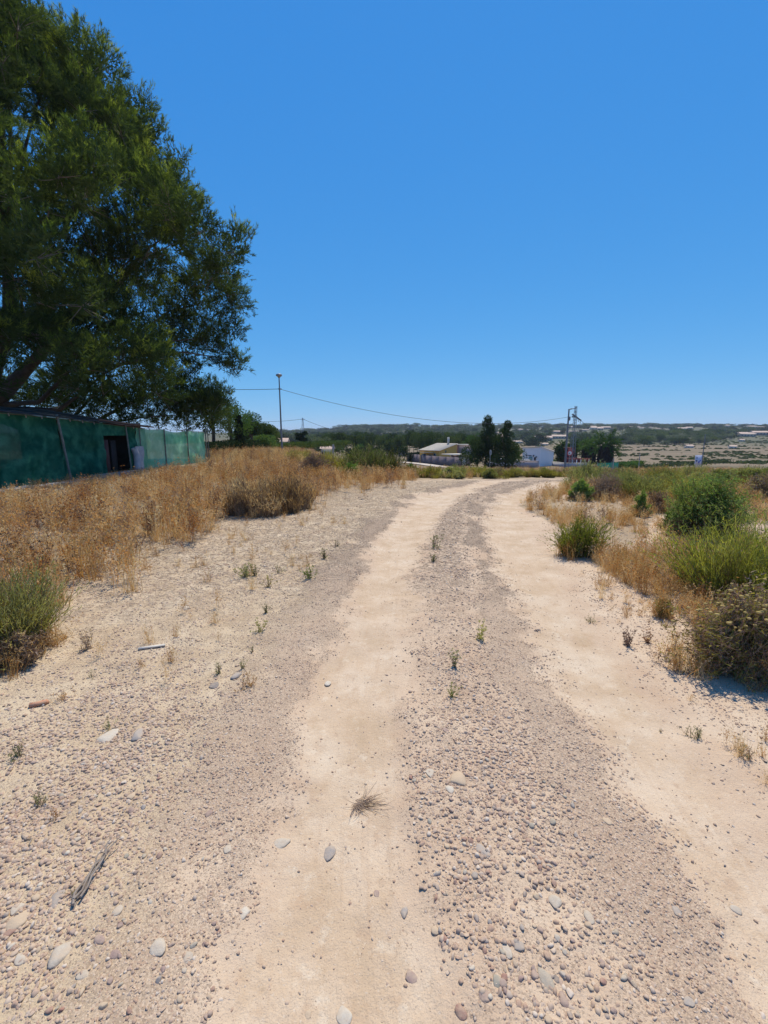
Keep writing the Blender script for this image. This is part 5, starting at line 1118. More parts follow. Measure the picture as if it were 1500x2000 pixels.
# ================================================================ HOUSES NEAR THE BEND
WIN = solid('window_glass', (.03, .035, .045), (.05, .055, .06), rough=.15, spec=.6)
def colour(name, c, v=.85, s=2.0, b=.004): return solid(name, c, tuple(x * v for x in c), scale=s, bump=b, bscale=14)
OCHRE = colour('ochre_render', (.78, .45, .11)); CREAMT = solid('pale_roof_tile', (.60, .53, .42), (.50, .42, .33), scale=1.5); PINKW = colour('pink_brown_wall', (.34, .26, .24)); WALLP = colour('mauve_brown_wall', (.22, .17, .17), .8, .8)
WHITE = colour('white_render', (.86, .82, .80), .96, .5); CREAM = colour('cream_render', (.62, .56, .46)); DRED = colour('dark_red_render', (.20, .035, .04), .8)
FRAME = solid('window_frame_paint', (.45, .42, .38), rough=.5)
def yellow_house():
    Y = 85.0; k = Y / FPX; c = P(858, 881, Y); z0 = P(858, 905, Y).z - .5
    a = P(820, 881, Y + 4.2); b = P(892, 881, Y + 5.0)
    r = empty('ochre_house', (c.x, Y, z0), 'ochre house with a pale sloping tile roof behind the brown boundary wall', 'house'); O = Vector((c.x, Y, z0))
    c0, a0, b0 = (Vector((p.x, p.y, z0)) - O for p in (c, a, b)); d0 = a0 + b0 - c0
    ez = c.z - z0; rz_ = P(892, 867, Y + 5).z - z0
    mb = MB(); mb.add([c0, a0, a0 + Vector((0, 0, ez)), c0 + Vector((0, 0, ez))], [(0, 1, 2, 3)]); mb.add([a0, d0, d0 + Vector((0, 0, rz_)), a0 + Vector((0, 0, ez))], [(0, 1, 2, 3)])
    mb.add([d0, b0, b0 + Vector((0, 0, rz_)), d0 + Vector((0, 0, rz_))], [(0, 1, 2, 3)]); mb.add([b0, c0, c0 + Vector((0, 0, ez)), b0 + Vector((0, 0, rz_))], [(0, 1, 2, 3)]); mb.build('wall', OCHRE, r)
    up = Vector((0, 0, 1)); ov = (c0 - b0).normalized() * .3; sd_ = (c0 - a0).normalized() * .25
    roof_parts = 9
    for q in range(roof_parts):                      # tile courses up the slope
        f0, f1 = q / roof_parts, (q + 1) / roof_parts
        def L(p, f, other): return p * (1 - f) + other * f
        e1, e2 = c0 + ov + sd_ + up * ez, a0 + ov - sd_ + up * ez; t1, t2 = b0 + sd_ + up * rz_, d0 - sd_ + up * rz_
        lo1, lo2, hi1, hi2 = e1.lerp(t1, f0), e2.lerp(t2, f0), e1.lerp(t1, f1 + .02), e2.lerp(t2, f1 + .02)
        V = [lo1 + up * .12, lo2 + up * .12, hi2 + up * .06, hi1 + up * .06, lo1, lo2, hi2, hi1]
        mb = MB(); mb.add([tuple(v) for v in V], [(0, 1, 2, 3), (7, 6, 5, 4), (0, 4, 5, 1), (1, 5, 6, 2), (2, 6, 7, 3), (3, 7, 4, 0)]); mb.build('roof_course', CREAMT, r)
    ch = d0 * .8 + b0 * .2 - c0 * 0; mb = MB(); q = c0.lerp(a0, .35) + (b0 - c0) * .9; mb.box((q.x, q.y, rz_ + .5), (.4, .4, 1.7)); mb.build('chimney', CREAM, r)
    fd = (a0 - c0).normalized(); fn = Vector((fd.y, -fd.x, 0)); fn = fn if fn.y < 0 else -fn; ang = math.atan2(fd.y, fd.x)
    for t_, ww, hh, zc, nm in ((.22, .7, .8, ez - .9, 'window'), (.45, .8, .9, ez - 1.2, 'window'), (.75, 1.0, .5, ez - .9, 'window')):
        p = c0.lerp(a0, t_) + fn * .03; mb = MB(); mb.box((p.x, p.y, zc), (ww, .10, hh), ang); w_ = mb.build(nm, FRAME, r)
        p = p + fn * .05; mb = MB(); mb.box((p.x, p.y, zc), (ww * .8, .04, hh * .8), ang); mb.build('pane', WIN, w_)
    p = c0.lerp(a0, .5) + fn * .6; mb = MB(); mb.box((p.x, p.y, ez - .35), (3.0, 1.1, .07), ang, rx=.1); mb.build('awning', CREAM, r)
    gd = (b0 - c0).normalized(); gn = Vector((gd.y, -gd.x, 0)); ang2 = math.atan2(gd.y, gd.x)
    for t_ in (.35,):
        p = c0.lerp(b0, t_) + gn * .03; mb = MB(); mb.box((p.x, p.y, ez - .2), (.35, .08, .5), ang2); w_ = mb.build('window', FRAME, r); p = p + gn * .045; mb = MB(); mb.box((p.x, p.y, ez - .2), (.25, .03, .4), ang2); mb.build('pane', WIN, w_)
    # annexe
    r = empty('garage_annexe', (P(890, 900, 80).x, 80, gz(P(890, 900, 80).x, 80)), 'pinkish flat roofed outbuilding between the ochre house and the left pine', 'outbuilding'); z = r.location.z
    zt = P(890, 888, 80).z - z
    mb = MB(); mb.box((.9, 0, zt / 2), (2.4, 3, zt), .35); mb.build('wall', PINKW, r)
    mb = MB(); mb.box((-.3, -.5, zt + .08), (3.6, 3.4, .14), .35); mb.build('canopy', CREAM, r)
    mb = MB(); mb.box((-1.1, -.4, zt * .55), (1.3, .1, .8), .35); mb.build('window', WIN, r)
    r = empty('brown_block', (P(905, 885, 92).x, 92, gz(P(905, 885, 92).x, 92)), 'plain pinkish brown block behind the right end of the ochre house', 'building'); z = r.location.z; zt = P(905, 869, 92).z - z
    mb = MB(); mb.box((0, 0, zt / 2), (3.4, 3, zt), .1); mb.build('wall', PINKW, r); mb = MB(); mb.box((0, 0, zt + .07), (3.6, 3.2, .14), .1); mb.build('roof', CREAM, r)
yellow_house()
def wall_run(name, pts, thick, mat, label, cat, cap=None, panels=True, capm=None):
    """pts: (px, py_top, py_base, Y)"""
    w0 = [(P(px, pt, Y), P(px, pb, Y)) for px, pt, pb, Y in pts]; o = w0[0][1]; z0 = gz(o.x, o.y)
    r = empty(name, (o.x, o.y, z0), label, cat); O = Vector((o.x, o.y, z0))
    for (t0, b0), (t1, b1) in zip(w0[:-1], w0[1:]):
        L = Vector((b1.x - b0.x, b1.y - b0.y, 0)).length; n = max(1, int(L / 2.4)) if panels else 1
        for q in range(n):
            f0, f1 = q / n, (q + 1) / n; a = b0.lerp(b1, f0); b = b0.lerp(b1, f1); ta = t0.lerp(t1, f0).z; tb = t0.lerp(t1, f1).z; zz = (ta + tb) / 2
            m = (a + b) / 2; zb = min(gz(a.x, a.y), gz(b.x, b.y)) - .3; ll = math.hypot(b.x - a.x, b.y - a.y); an = math.atan2(b.y - a.y, b.x - a.x)
            mb = MB(); mb.box((m.x - O.x, m.y - O.y, (zz + zb) / 2 - O.z), (ll - .03, thick, zz - zb), an); mb.build('wall_panel', mat, r)
            if panels: mb = MB(); mb.box((a.x - O.x, a.y - O.y, (zz + zb) / 2 - O.z + .05), (.10, thick + .02, zz - zb), an); mb.build('wall_post', mat, r)
            if cap: mb = MB(); mb.box((m.x - O.x, m.y - O.y, zz + cap / 2 - O.z + .002), (ll, thick + .1, cap), an); mb.build('coping', capm or mat, r)
    return r
wall_run('boundary_wall', [(796, 885.5, 899, 98), (832, 890, 905, 86), (905, 894.5, 912, 73)], .2, WALLP, 'long mauve brown boundary wall in front of the ochre house', 'wall')
for px, lb in ((906, 'cream gate pillar at the right end of the brown boundary wall'),):
    p = P(px, 912, 72.5); z = gz(p.x, p.y); zt = P(px, 896, 72.5).z; r = empty('gate_pillar', (p.x, p.y, z), lb, 'pillar')
    mb = MB(); mb.box((0, 0, (zt - z) / 2 - .1), (.45, .45, zt - z + .2)); mb.build('shaft', CREAM, r); mb = MB(); mb.box((0, 0, zt - z + .05), (.55, .55, .1)); mb.build('cap', CREAM, r)
def white_house():
    Y = 75.0; c = P(1054, 913, Y); z0 = gz(c.x, Y) - .2; O = Vector((c.x, Y, z0)); r = empty('white_house', tuple(O), 'small white cube shaped house at the bend, left of the right street lamp', 'house')
    V = lambda px, Y_, z: Vector((P(px, 900, Y_).x - O.x, Y_ - O.y, z))
    zt = P(1054, 873.5, Y).z - z0; zr = P(1080, 882, Y + 5).z - z0; zl = P(1020, 874.5, Y + 2.2).z - z0
    c0, l0, r0 = V(1054, Y, 0), V(1020, Y + 2.2, 0), V(1080.5, Y + 5, 0); b0 = l0 + r0 - c0; up = Vector((0, 0, 1))
    quad = lambda p, q, hp, hq: ([tuple(p), tuple(q), tuple(q + up * hq), tuple(p + up * hp)], [(0, 1, 2, 3)])
    mb = MB(); mb.add(*quad(l0, c0, zl, zt)); mb.add(*quad(c0, r0, zt, zr)); mb.add(*quad(r0, b0, zr, zr)); mb.add(*quad(b0, l0, zr, zl)); mb.build('wall', WHITE, r)
    mb = MB(); cc = (c0 + l0) / 2 + up * ((zl + zt) / 2)
    top = [l0 + up * zl, c0 + up * zt, r0 + up * zr, b0 + up * zr]; mb.add([tuple(p - up * .12) for p in top], [(0, 1, 2, 3)]); mb.build('roof', colour('roof_terracotta', (.42, .30, .24)), r)
    for i in range(4):
        p, q = top[i], top[(i + 1) % 4]; m = (p + q) / 2; d = q - p; mb = MB(); mb.box(tuple(m + up * .05), (d.length, .3, .1), math.atan2(d.y, d.x), ry=-math.atan2(d.z, math.hypot(d.x, d.y))); mb.build('parapet', CREAM if i == 0 else WHITE, r)
    d = (l0 - c0).normalized(); n_ = Vector((d.y, -d.x, 0)); n_ = n_ if n_.y < 0 else -n_; an = math.atan2(d.y, d.x); W_ = (l0 - c0).length
    DK = solid('dark_detail', (.06, .05, .06), rough=.5); GR = solid('greenish_door_paint', (.36, .42, .34), rough=.5)
    def put(name, px, py, ww, hh, mt, dep=.08):
        t_ = (1054 - px) / 34.0; p = c0.lerp(l0, t_) + n_ * (dep / 2); z = P(px, py, Y + 1).z - z0
        mb = MB(); mb.box((p.x, p.y, z), (ww, dep, hh), an); return mb.build(name, mt, r)
    d_ = put('door', 1036.5, 897, .62, .95, GR); put('window', 1045, 896, .30, .55, DK); put('wall_lamp', 1028, 890, .16, .26, DK, .15); put('wall_lamp', 1042, 890, .16, .26, DK, .15); put('house_sign', 1035, 889.8, .55, .12, DK, .05); put('wall_lamp', 1047.5, 892, .16, .2, DK, .15)
white_house()
wall_run('garden_wall', [(1001, 900, 912, 75), (1010, 900, 914, 72), (1052, 901.5, 915, 71)], .2, colour('pinkish_wall', (.46, .38, .37)), 'low pinkish garden wall in front of the white house', 'wall', cap=.1, panels=False)
wall_run('terrace_wall', [(1007, 897.5, 905, 74.5), (1035, 897.5, 905, 74)], .25, CREAM, 'short cream terrace wall above the pinkish garden wall', 'wall', panels=False)
wall_run('roadside_wall', [(1079, 903, 910, 78), (1108, 904.5, 911, 74), (1146, 905, 910, 74)], .25, colour('grey_white_wall', (.46, .45, .47)), 'low grey wall running right from the white house behind the street lamp', 'wall', cap=.08, panels=False, capm=CREAM)
def car():
    c = P(1002, 907, 70); r = empty('parked_car', (P(975, 907, 70).x, 70, gz(P(975, 907, 70).x, 70)), 'pale parked car half hidden behind the trunk of the right pine', 'car', rz=.1)
    B = solid('car_paint', (.45, .45, .50), (.4, .4, .46), rough=.3); T = solid('tyre_rubber', (.03, .03, .03), rough=.8)
    prof = [(-2.0, .35), (-2.05, .75), (-1.3, .9), (2.0, .95), (2.05, .4)]; mb = MB()
    V = [(x, s * .82, z) for s in (-1, 1) for x, z in prof]; n = 5; mb.add(V, [(q, (q + 1) % n, n + (q + 1) % n, n + q) for q in range(n)]); mb.add(V[:n], [tuple(range(n))]); mb.add(V[n:], [tuple(range(n))]); mb.build('body', B, r)
    prof = [(-1.2, .9), (-.6, 1.4), (1.2, 1.42), (1.85, .93)]; V = [(x, s * .72, z) for s in (-1, 1) for x, z in prof]; n = 4; mb = MB(); mb.add(V, [(q, (q + 1) % n, n + (q + 1) % n, n + q) for q in range(n)]); mb.add(V[:n], [tuple(range(n))]); mb.add(V[n:], [tuple(range(n))]); mb.build('cabin', WIN, r)
    mb = MB(); mb.box((.3, 0, 1.44), (1.75, 1.4, .05)); mb.build('roof', B, r)
    for x in (-1.3, 1.3):
        for s in (-1, 1): mb = MB(); mb.tube([(x, s * .70, .32), (x, s * .86, .32)], .32, 14); mb.build('wheel', T, r)
car()
def red_building():
    p = P(1113, 905, 90); z0 = gz(p.x, 90) - .3; r = empty('red_building', (p.x, 90, z0), 'dark red building behind the round road sign', 'building'); zt = P(1113, 876, 90).z - z0
    mb = MB(); mb.box((-.1, 1, zt / 2), (1.7, 2.4, zt)); mb.build('wall', DRED, r); mb = MB(); mb.box((-.1, 1, zt + .06), (1.9, 2.6, .12)); mb.build('roof', DRED, r)
    mb = MB(); mb.box((-.2, -.22, zt * .6), (.5, .06, .6)); mb.build('window', WIN, r)
    wall_run('red_wall', [(1104, 893, 906, 84), (1125, 895, 906, 84), (1152, 895, 905, 85)], .2, DRED, 'dark red wall below the palm trees', 'wall')
    for k in range(5):
        q = P(1118 + 8 * k, 906, 80); z = gz(q.x, 80); mb = MB(); mb.box((0, 0, .45), (.10, .10, 1.1)); mb.box((0, 0, 1.03), (.14, .14, .06))
        tag(mb.build('fence_post', WHITE, loc=(q.x, 80, z)), 'thin white post in the row in front of the dark red wall', 'post', 'white posts by the dark red wall')
red_building()
def green_fence():
    M_ = net_mat('far_green_net', (.03, .22, .16), (.05, .30, .22), .3, .08); a, b = P(1166, 915, 58), P(1207, 914, 60); z0 = gz(a.x, a.y); r = empty('net_fence', (a.x, a.y, z0), 'green net fence low between the big palm and the valley field', 'fence')
    n = 24; V = []; zt = P(1185, 903, 59).z - z0
    for k in range(n + 1):
        f = k / n; x, y = (b.x - a.x) * f, (b.y - a.y) * f + .06 * math.sin(k * 2.1); V += [(x, y, -.4), (x, y, zt - .12 * math.sin(k * 1.3) ** 2)]
    mb = MB(); mb.add(V, [(2 * k, 2 * k + 2, 2 * k + 3, 2 * k + 1) for k in range(n)]); mb.build('net', M_, r)
    for f in (0, .33, .66, 1): mb = MB(); mb.tube([((b.x - a.x) * f, (b.y - a.y) * f, -.3), ((b.x - a.x) * f, (b.y - a.y) * f, zt + .1)], .03, 6); mb.build('post', GALV, r)
green_fence()
def small_posts():
    for px, py_t, py_b, Y, lb in ((651, 868, 886, 60, 'pale thick gate post in the low field on the left'), (1248, 885, 907, 60, 'thin grey wooden stake in the valley field, left one'), (1196, 895, 925, 40, 'thin metal stake right of the green net')):
        p = P(px, py_b, Y); z = gz(p.x, Y); h = P(px, py_t, Y).z - z; mb = MB(); mb.tube([(0, 0, -.1), (0, 0, h)], .05 if px != 651 else .14, 7); tag(mb.build('stake', CONC, loc=(p.x, Y, z)), lb, 'post')
small_posts()

# ================================================================ TREES IN THE MIDDLE DISTANCE
FOLP = leaf('far_pine_green', [(.038, .065, .024), (.062, .10, .032), (.10, .14, .045)], .28, .35, .5)
FOLB = leaf('far_broadleaf_green', [(.05, .10, .03), (.08, .15, .042), (.13, .21, .065)], .3, .35, .4)
FOLD = leaf('cypress_green', [(.018, .032, .018), (.03, .05, .024), (.045, .07, .03)], .15, .5, .3)
FOLG = leaf('grey_olive_green', [(.07, .095, .055), (.11, .14, .08), (.16, .19, .11)], .25, .35, .4)
def crown_mb(seed, kind, H, R, n, ls):
    rng = np.random.default_rng(seed); mb = MB()
    if kind == 'umbrella': lob = [(rng.normal(0, R * .42, 2), rng.uniform(.50, .92) * H, R * rng.uniform(.32, .5)) for _ in range(16)]
    elif kind == 'round': lob = [(rng.normal(0, R * .36, 2), rng.uniform(.28, .85) * H, R * rng.uniform(.35, .55)) for _ in range(16)]
    elif kind == 'cypress': lob = [(rng.normal(0, R * .15, 2), f * H, R * (1.1 - .8 * f)) for f in np.linspace(.1, .95, 12)]
    elif kind == 'cone': lob = [(rng.uniform(-1, 1, 2) * R * (.75 - .72 * f), f * H, R * (.44 - .34 * f) * rng.uniform(.7, 1.2)) for f in np.r_[np.linspace(.16, .62, 26), np.linspace(.66, .97, 7)]]
    per = n // len(lob)
    for c, z, r in lob:
        d = unit(rng.normal(size=(per, 3))); p = np.array([c[0], c[1], z]) + d * (r * (.55 + .5 * rng.random(per) ** .5))[:, None] * [1, 1, .8]
        p = p[p[:, 2] > .02 * H]; k = len(p)
        tris(p, unit(rng.normal(size=(k, 3)) + d[:k] * .5 + [0, 0, .5]), ls * rng.uniform(.7, 1.4, k), ls * .55, rng, 0, mb)
    return mb
def make_tree(name, px, base_y, top_y, wpx, Y, kind, mat, label, n=2600, group=None, trunk=.25, tr_r=.18, ls=None):
    b = P(px, base_y, Y); z0 = gz(b.x, Y); H = P(px, top_y, Y).z - z0; R = wpx / 2 * Y / FPX; ls = ls or Y / 435 * 1.5
    r = empty(name, (b.x, Y, z0), label, 'tree', group); s = int(px * 7 + Y)
    mb = MB(); mb.tube([(0, 0, -.3), (.05 * R, 0, H * .35), (0, 0, H * .75)], [tr_r, tr_r * .75, tr_r * .3], 7)
    rng = np.random.default_rng(s)
    for _ in range(5): a = rng.uniform(0, 6.28); mb.tube([(0, 0, H * .35), (R * .3 * math.cos(a), R * .3 * math.sin(a), H * .55), (R * .55 * math.cos(a), R * .55 * math.sin(a), H * .7)], [tr_r * .4, tr_r * .25, .03], 5)
    mb.build('trunk', BARK, r); crown_mb(s, kind, H, R, n, ls).build('crown', mat, r); return r
# two pines by the white house
make_tree('pine_tree', 947, 905, 814, 120, 63, 'cone', FOLP, 'taller pine of the pair left of the white house, with a thin upright top', 9000, tr_r=.2)
make_tree('pine_tree', 932, 903, 848, 50, 65, 'round', FOLP, 'bushy lower pine on the left flank of the taller pine', 5000, tr_r=.15)
make_tree('pine_tree', 986, 912, 824, 104, 61, 'cone', FOLP, 'shorter pine of the pair, nearest the white house', 9000, tr_r=.16)
make_tree('green_shrub_tree', 1000, 905, 868, 30, 66, 'round', FOLB, 'bright green small tree between the right pine and the white house', 2500)
make_tree('broadleaf_tree', 922, 895, 846, 46, 100, 'round', FOLB, 'light green rounded tree behind the left pine', 3500)
make_tree('dark_shrub_tree', 1092, 903, 873, 24, 84, 'round', FOLD, 'dark round tree right of the white house', 1800)
# palms
def palm(px, base_y, top_y, Y, label, crown_px, trunk_px, seed):
    b = P(px, base_y, Y); z0 = gz(b.x, Y); H = P(px, top_y, Y).z - z0; R = crown_px / 2 * Y / FPX; tw = trunk_px / 2 * Y / FPX; rng = np.random.default_rng(seed)
    r = empty('palm_tree', (b.x, Y, z0), label, 'palm'); hb = H * .62
    mb = MB(); mb.tube([(0, 0, -.3), (0, 0, hb * .4), (0, 0, hb)], [tw * .8, tw * .6, tw * .5], 9); mb.build('trunk', BARK, r)
    sk = MB(); n = 900; a = rng.uniform(0, 6.283, n); z = rng.uniform(.12, .98, n) * hb; rr = tw * (.75 + .35 * rng.random(n))
    tris(np.c_[rr * np.cos(a), rr * np.sin(a), z], unit(np.c_[np.cos(a) * .35, np.sin(a) * .35, -np.ones(n)]), .7, .22, rng, 0, sk); sk.build('dead_leaf_skirt', leaf('dead_palm_leaf', [(.05, .035, .035), (.09, .065, .055)], .15, 2), r)
    fr = MB(); n = 44; a = rng.uniform(0, 6.283, n); e = rng.uniform(-.35, 1.35, n); L = R * rng.uniform(.85, 1.15, n)
    d = np.c_[np.cos(a) * np.cos(e), np.sin(a) * np.cos(e), np.sin(e)]
    Pt = ribbons(np.repeat([[0, 0, hb]], n, 0), d, L * 1.1, .10, .22, 6, rng, 0, fr)
    k = 26; t = rng.uniform(.25, 1, (n, k)); sg = np.minimum((t * 6).astype(int), 5); f = (t * 6 - sg)[..., None]; i = np.arange(n)[:, None]
    B = (Pt[i, sg] * (1 - f) + Pt[i, sg + 1] * f).reshape(-1, 3)
    tris(B, unit(np.repeat(d, k, 0) * .6 + rng.normal(0, .6, (n * k, 3)) + [0, 0, -.15]), R * .32, .12, rng, 0, fr); fr.build('fronds', FOLB, r)
palm(1181, 909, 845, 80, 'large palm with a thick dark trunk beside the green net', 56, 24, 1)
palm(1149, 899, 852, 88, 'medium palm above the dark red wall', 40, 22, 2)
palm(1120, 895, 855, 95, 'slender palm behind the round road sign', 30, 10, 3)
palm(1096, 897, 858, 92, 'small palm left of the right street lamp', 28, 12, 4)
# left middle distance: descending row beside the shed
for px, by, ty, wp, Y, kd, mt, lb in [
  (418, 892, 748, 100, 38, 'round', FOLP, 'tall dark tree straight behind the end of the net shed'),
  (452, 890, 772, 76, 42, 'round', FOLB, 'sunlit green tree just right of the big pine'),
  (470, 889, 812, 22, 40, 'cypress', FOLD, 'dark narrow cypress in front of the sunlit green tree'),
  (492, 888, 804, 56, 50, 'round', FOLP, 'rounded green tree right of the narrow cypress'),
  (518, 886, 826, 46, 56, 'round', FOLP, 'small rounded tree left of the left street lamp'),
  (530, 886, 824, 30, 62, 'round', FOLP, 'slim dark tree just left of the lamp pole'),
  (520, 888, 852, 50, 52, 'round', FOLB, 'bright green low tree at the foot of the row'),
  (592, 884, 838, 20, 75, 'round', FOLD, 'small dark tree in front of the distant power pole'),
  (628, 884, 856, 46, 90, 'round', FOLG, 'grey olive rounded tree right of the distant power pole')]:
    make_tree('cypress_tree' if kd == 'cypress' else 'broadleaf_tree', px, by, ty, wp, Y, kd, mt, lb, 5200 if Y < 60 else 2500)
def hedge(px0, px1, top, base, Y0, Y1, mat, label, n=6000, ls=.22):
    rng = np.random.default_rng(int(px0 * 3)); a, b = P(px0, base, Y0), P(px1, base, Y1); z0 = gz(a.x, a.y); H = P(px0, top, Y0).z - z0; L = math.hypot(b.x - a.x, b.y - a.y); an = math.atan2(b.y - a.y, b.x - a.x)
    p = np.c_[rng.uniform(0, L, n), rng.normal(0, .45, n), H * rng.random(n) ** .8]; p[:, 2] *= .85 + .3 * fbm(p[:, 0] * .5, p[:, 0] * 0, 7)
    mb = MB(); tris(p, unit(rng.normal(size=(n, 3)) + [0, -.2, .6]), ls * rng.uniform(.7, 1.4, n), ls * .6, rng, 0, mb)
    t = empty('hedge', (a.x, a.y, z0), label, 'hedge', rz=an); mb.build('foliage', mat, t)
    s = MB(); 
    for q in np.arange(.5, L, 1.6): s.tube([(q, 0, -.2), (q, 0, H * .6)], .05, 5)
    o = s.build('stem', BARK, t); o['kind'] = 'stuff'
hedge(398, 500, 862, 890, 34, 44, FOLD, 'dark clipped hedge below the row of trees behind the shed', 6000, .14)
hedge(500, 680, 868, 884, 50, 85, FOLP, 'long dark hedge behind the left street lamp', 9000, .2)
hedge(676, 778, 876, 884, 95, 110, FOLD, 'low dark hedge line in the left distance', 4000, .3)
hedge(798, 824, 883, 891, 96, 92, FOLD, 'dark hedge left of the ochre house', 2500, .25)
hedge(1206, 1250, 904, 916, 62, 66, FOLB, 'fresh green hedge right of the green net', 4000, .2)
hedge(1250, 1420, 909, 916, 62, 78, FOLG, 'broken line of low green scrub under the notice board', 2600, .25)

# tree belts: individual trees sharing a few shapes
BANK = {}
def bank(kind, mat, v, H=8.0, R=3.5):
    k = (kind, mat.name, v)
    if k not in BANK:
        mb = crown_mb(1000 + v * 17 + len(kind), kind, H, R, 1500, .55); n = sum(len(f) for f in mb.F)
        mb.tube([(0, 0, -.6), (0, 0, H * .6)], [.22, .12], 5, m=1, cap=False); BANK[k] = mb.mesh(kind + '_tree', [mat, BARK])
    return BANK[k]
def put_tree(px, base_y, top_y, wpx, Y, kind, mat, label, group, rng, sink=0):
    b = P(px, base_y, Y); z0 = gz(b.x, Y); H = P(px, top_y, Y).z - z0; H = max(H, 1.2); R = wpx / 2 * Y / FPX
    o = bpy.data.objects.new('tree', bank(kind, mat, int(rng.integers(0, 3)))); C.objects.link(o); o.location = (b.x, Y, z0 - sink); o.rotation_euler = (0, 0, rng.uniform(0, 6.28)); o.scale = (R / 3.5, R / 3.5, H / 8.0)
    tag(o, label, 'tree', group)
def belts():
    rng = np.random.default_rng(8)
    T = [(640, 846), (655, 847), (668, 846), (690, 848), (705, 850), (720, 850), (742, 852), (758, 854), (768, 850), (780, 848), (800, 846), (815, 846), (828, 845), (838, 848), (856, 852), (870, 850), (885, 849), (900, 847), (912, 850)]
    for px, ty in T + [(a_ + 8, b_ + 3) for a_, b_ in T]: put_tree(px, 880, ty - rng.uniform(0, 6), rng.uniform(20, 32), rng.uniform(125, 150), 'umbrella' if rng.random() < .5 else 'round', FOLP, f"dark umbrella pine in the tree belt {'left of the ochre house' if px < 800 else 'behind the ochre house'}", f"belt pines {'left of' if px < 800 else 'behind'} the ochre house", rng)
    for px, ty in [(553, 862), (565, 866), (575, 864), (605, 863), (618, 866), (540, 850), (700, 866), (660, 868), (790, 868), (845, 866), (880, 868), (915, 866)]:
        put_tree(px, 884, ty, rng.uniform(20, 32), rng.uniform(100, 118), 'round', FOLB if rng.random() < .25 else FOLP, 'low rounded tree at the foot of the distant tree belt', 'low trees below the belt', rng)
    # grove on the far hillside, right
    for k in range(100):
        px = rng.uniform(1298, 1540); f = rng.random(); put_tree(px, 0, 838 + 18 * f + rng.uniform(-5, 3), rng.uniform(18, 30), 520 - 190 * f, 'round', [FOLP, FOLG, FOLP][k % 3], f"tree {'high' if f < .5 else 'low'} in the dense hillside grove {'left of' if px < 1368 else 'right of'} the notice board pole", f"{'high' if f < .5 else 'low'} grove trees {'left' if px < 1368 else 'right'} of the pole", rng)
    for k in range(110):
        px = rng.uniform(620, 1310); f = rng.random(); Y = 900 - 620 * f ** .8; b = P(px, 850, Y); zg = gz(b.x, Y); hh = rng.uniform(5, 9.5)
        o = bpy.data.objects.new('tree', bank('round', [FOLP, FOLG, FOLD][k % 3], k % 3)); C.objects.link(o); o.location = (b.x, Y, zg - .5); s = hh / 8 * rng.uniform(.8, 1.5); o.scale = (s * 1.2, s * 1.2, hh / 8); o.rotation_euler = (0, 0, k)
        w_ = 'behind the pine belt' if px < 900 else 'above the two pines' if px < 1000 else ('between the white house and the pylon' if px < 1110 else ('above the palm trees' if px < 1200 else 'left of the hillside grove')); h_ = 'high on' if f < .45 else 'low on'
        tag(o, f'dark tree dotted {h_} the far hillside {w_}', 'tree', f'trees {h_} the far hillside {w_}')
    for k in range(110):                       # skyline trees
        px = 540 + 1000 * (k + rng.random()) / 110; Y = rng.uniform(960, 1060); b = P(px, 840, Y); zg = gz(b.x, Y); hh = rng.uniform(6, 12)
        o = bpy.data.objects.new('tree', bank('round', [FOLP, FOLG, FOLD][k % 3], k % 3)); C.objects.link(o); o.location = (b.x, Y, zg - 1); s = hh / 8 * rng.uniform(1.6, 3.4); o.scale = (s * 1.4, s * 1.4, hh / 8); o.rotation_euler = (0, 0, k)
        w_ = 'behind the distant power pole' if px < 700 else ('behind the ochre house' if px < 940 else ('left of the pylon' if px < 1115 else ('between the pylon and the tower like house' if px < 1265 else 'above the hillside grove')))
        tag(o, f'small tree on the skyline {w_}', 'tree', f'skyline trees {w_}')
belts()
def far_scrub():
    rng = np.random.default_rng(19); src = []
    for k in range(3):
        mb = MB(); n = 60; d = unit(rng.normal(size=(n, 3))); d[:, 2] = np.abs(d[:, 2])
        tris(d * .45 * [1, 1, .9], unit(d + rng.normal(0, .6, (n, 3))), .4, .3, rng, 0, mb); src.append(source(mb, 'bush_shape', [FOLG if k else FOLP]))
    n = 12000; a = rng.uniform(-.30, 1.05, n); Y = 60 * (12.0 ** rng.random(n)); x = a * Y
    row = np.sin(Y * .20 + 3 * fbm(x / 50, Y / 50, 3)) ; kp = (fbm(x / 14, Y / 11, 15) + .04 * row > np.where(Y < 330, .56, .46)) & ((Y > 95) | (x > 33)) & ((x > 30) | (Y > 150))
    x, Y = x[kp], Y[kp]; n = len(x); s = rng.uniform(.2, .9, n) * (.6 + Y / 260)
    scatter('valley_scrub', np.c_[x, Y, ground_z(x, Y)], np.c_[np.zeros((n, 2)), rng.uniform(0, 6.28, n)], np.c_[s * 1.3, s * 1.3, s * .8], rng.integers(0, 3, n), src, 'low dark scrub dotted over the brown valley floor', 'scrub', [FOLG, FOLP]); print('scrub', n)
far_scrub()
